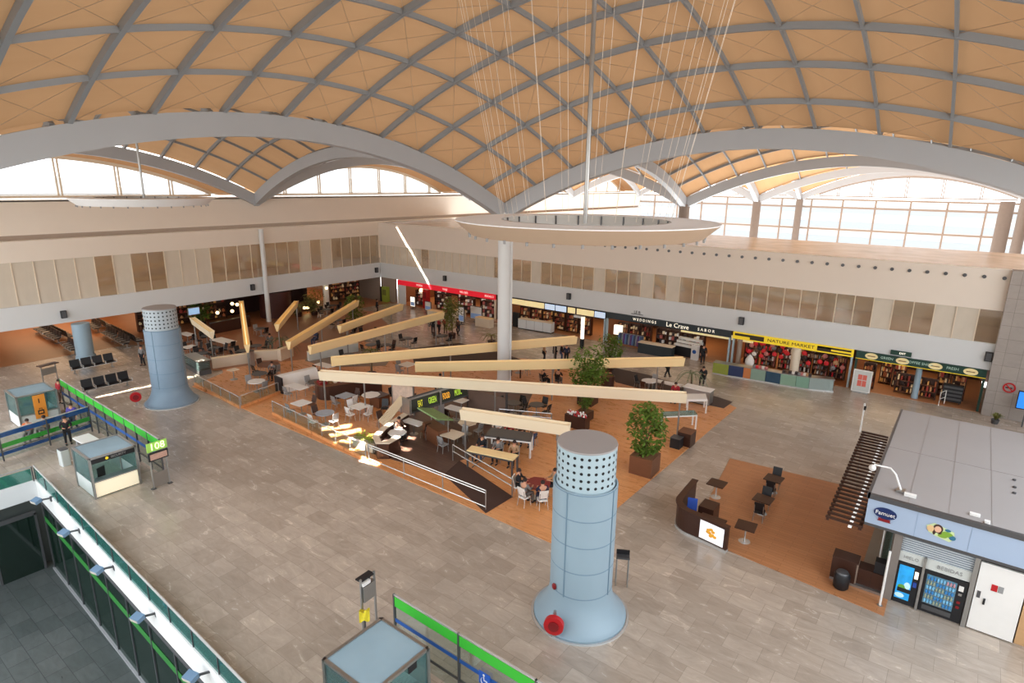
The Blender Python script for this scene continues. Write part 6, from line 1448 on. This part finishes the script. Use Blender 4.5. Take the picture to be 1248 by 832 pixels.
for i, (a, tp, bt, l) in enumerate(((200, 'black', 'black', 'person in black seated at left of the red topped table'), (265, 'grey', 'grey', 'person in grey seated on the near side of the red topped table'), (320, 'navy', 'navy', 'person in navy on a white chair at the red topped table'), (60, 'tan', 'black', 'person in tan seated behind the red topped table'))):
    r = radians(a); q = (p.x+.95*cos(r), p.y+.95*sin(r), .03); person(q, r-pi/2, 'sit', tp, bt, l)
    cchair(q, r-pi/2, CW, 'white chair under the '+' '.join(l.split()[:12]), force=True)
def seated(q, rz, tp, bt, l, cm):
    OCC.append((q[0], q[1], .3, 'person')); person(q, rz, 'sit', tp, bt, l); cchair(q, rz, cm, 'chair under the '+' '.join(l.split()[:12]), force=True)
def back_of(c4, h, u, off):
    P_ = [G(x, y, h) for x, y in c4]; A, B = P_[3], P_[2]; d_ = (B-A).normalized(); n_ = Vector((-d_.y, d_.x, 0)); n_ = n_ if n_.y > 0 else -n_; q = A.lerp(B, u)+n_*off; return Vector((q.x, q.y, .03)), atan2(-n_.y, -n_.x)+pi/2
HT = [(590.5,531),(647,538),(650,528),(599,521)]; PT = [(568.5,549),(625,561),(632,554.5),(575,543)]
for u, tp, bt, l in ((.05, 'white', 'black', 'person in white seated at far left of the dark high table'), (.35, 'red', 'brown', 'person in red seated behind the dark high table'), (.63, 'brown', 'black', 'person in brown seated behind the dark high table'), (.92, 'tan', 'jeans', 'person in tan seated at right behind the dark high table')):
    q, rz = back_of(HT, 1.05, u, .74); seated(q, rz, tp, bt, l, CT)
for u, tp, bt, l in ((.1, 'black', 'jeans', 'person in black seated at left of the pale timber high table'), (.45, 'grey', 'black', 'person in grey seated behind the pale timber high table'), (.8, 'tan', 'black', 'person in tan seated at right of the pale timber high table')):
    q, rz = back_of(PT, 1.0, u, .74); seated(q, rz, tp, bt, l, CG)
for i, (px, py, tp, bt, rz, l) in enumerate(((662,471,'black','black',2.6,'person in a black jacket seated left of the pair behind the longest trough'), (680,471,'black','grey',3.4,'person in black seated right of the pair behind the longest trough'), (822,489,'red','black',.2,'person in red seated before the white bench'), (856,468,'black','black',.2,'person in black seated past the service trolley'), (537,478,'red','brown',.2,'person in red seated behind the second trough left half'), (480,490,'black','black',1.6,'person in black seated at the table behind the menu sign'), (487,535,'brown','black',1.4,'person in brown seated on the banquette'), (333,462,'grey','black',.6,'person in grey seated at the octagonal tan table'), (385,420,'jeans','jeans',.4,'person in denim seated beside the yellow trough end'), (330,425,'grey','grey',1,'person in grey seated beside the wide grey green palm'))):
    q = G(px, py)+Vector((0, 0, .03)); seated(q, rz, tp, bt, l, CB)
# ------------------------------------------------------------------ light
W = bpy.data.worlds.new('sky'); S.world = W; W.use_nodes = True; nt = W.node_tree; nt.nodes.clear()
bg = nt.nodes.new('ShaderNodeBackground'); wo = nt.nodes.new('ShaderNodeOutputWorld'); nt.links.new(bg.outputs[0], wo.inputs[0])
tc = nt.nodes.new('ShaderNodeTexCoord'); sp = nt.nodes.new('ShaderNodeSeparateXYZ'); nt.links.new(tc.outputs['Generated'], sp.inputs[0])
cr = nt.nodes.new('ShaderNodeValToRGB'); nt.links.new(sp.outputs['Z'], cr.inputs[0])
cr.color_ramp.elements[0].position = 0; cr.color_ramp.elements[0].color = (.93, .92, .9, 1)
cr.color_ramp.elements[1].position = .5; cr.color_ramp.elements[1].color = (.80, .90, 1, 1)
nt.links.new(cr.outputs[0], bg.inputs[0]); bg.inputs[1].default_value = 4.1
def area(name, loc, to, sx, sy, power, col, spread=None):
    l = bpy.data.lights.new(name, 'AREA'); l.shape = 'RECTANGLE'; l.size = sx; l.size_y = sy; l.energy = power; l.color = col
    if spread: l.spread = radians(spread)
    o = bpy.data.objects.new(name, l); COL.objects.link(o); o.location = loc
    o.rotation_euler = (Vector(to)-Vector(loc)).to_track_quat('-Z', 'Y').to_euler(); return o
sun = bpy.data.lights.new('sun', 'SUN'); sun.energy = 2.2; sun.color = (1, .86, .68); sun.angle = radians(1)
so = bpy.data.objects.new('sun', sun); COL.objects.link(so); so.rotation_euler = Vector((.8, .15, -.8)).to_track_quat('-Z', 'Y').to_euler()
# narrow lamps in mid-air imitate low sun shafts on floor and wall
def shaft(p, q, width, power, col, src, spread=1.5):
    p, q = Vector(p), Vector(q); c = (p+q)/2; d = (q-p).normalized(); src = Vector(src); ax = (c-src).normalized()
    l = bpy.data.lights.new('sun_shaft', 'AREA'); l.shape = 'RECTANGLE'; l.energy = power; l.color = col; l.spread = radians(spread)
    l.size = (q-p).cross(ax).length if False else (q-p-ax*((q-p).dot(ax))).length; l.size_y = width
    o = bpy.data.objects.new('sun_shaft', l); COL.objects.link(o)
    x = (d-ax*d.dot(ax)).normalized(); z = -ax; y = z.cross(x)
    o.matrix_world = Matrix(((x.x, y.x, z.x, src.x), (x.y, y.y, z.y, src.y), (x.z, y.z, z.z, src.z), (0, 0, 0, 1)))
SUNC = (1, .9, .74)
a, b = onY(483, 276, 51), onY(526, 352, 51); shaft(a, b, .3, 60, SUNC, (a+b)/2+Vector((.6, -3, .4)), 1)
a, b = G(118, 484), G(196, 467); shaft(a, b, .3, 60, SUNC, (a+b)/2+Vector((1, -5, 8)))
a, b = G(222, 462), G(260, 452); shaft(a, b, .45, 45, SUNC, (a+b)/2+Vector((1, -5, 8)))
for (x0, y0, x1, y1, w) in ((392,523,428,519,.5),(402,531,440,524,.5),(408,540,452,533,.6),(428,549,446,546,.4),(440,560,462,566,.3),(455,540,500,549,.35),(470,530,506,535,.3)):
    a, b = G(x0, y0), G(x1, y1); shaft(a, b, w, 48, (1, .93, .82), (a+b)/2+Vector((3, -4, 8)))
warm = (1, .72, .45)
for k in range(7): area('shop_light', (-55+k*8.6, 55, 2.9), (-55+k*8.6, 55, 0), 6, 6, 150, warm)
for k in range(6): area('gallery_light', (-55+k*10.5, 54.5, 9.5), (-55+k*10.5, 54.5, 0), 8, 3, 300, (1, .9, .78))
for k in range(5): area('gallery_light', (-63, k*11, 9.5), (-63, k*11, 0), 3, 9, 260, (1, .9, .78))
for k in range(5): area('hall_light', (-75, -4+k*12, 2.95), (-75, -4+k*12, 0), 18, 8, 600, (1, .64, .36))
S.cycles.max_bounces = 7; S.cycles.diffuse_bounces = 4; S.cycles.glossy_bounces = 3; S.cycles.transparent_max_bounces = 16; S.cycles.transmission_bounces = 4
S.cycles.use_denoising = True; S.cycles.caustics_reflective = False; S.cycles.caustics_refractive = False; S.cycles.sample_clamp_indirect = 6
S.view_settings.view_transform = 'Standard'; S.view_settings.look = 'None'; S.view_settings.exposure = 0; S.view_settings.gamma = 1
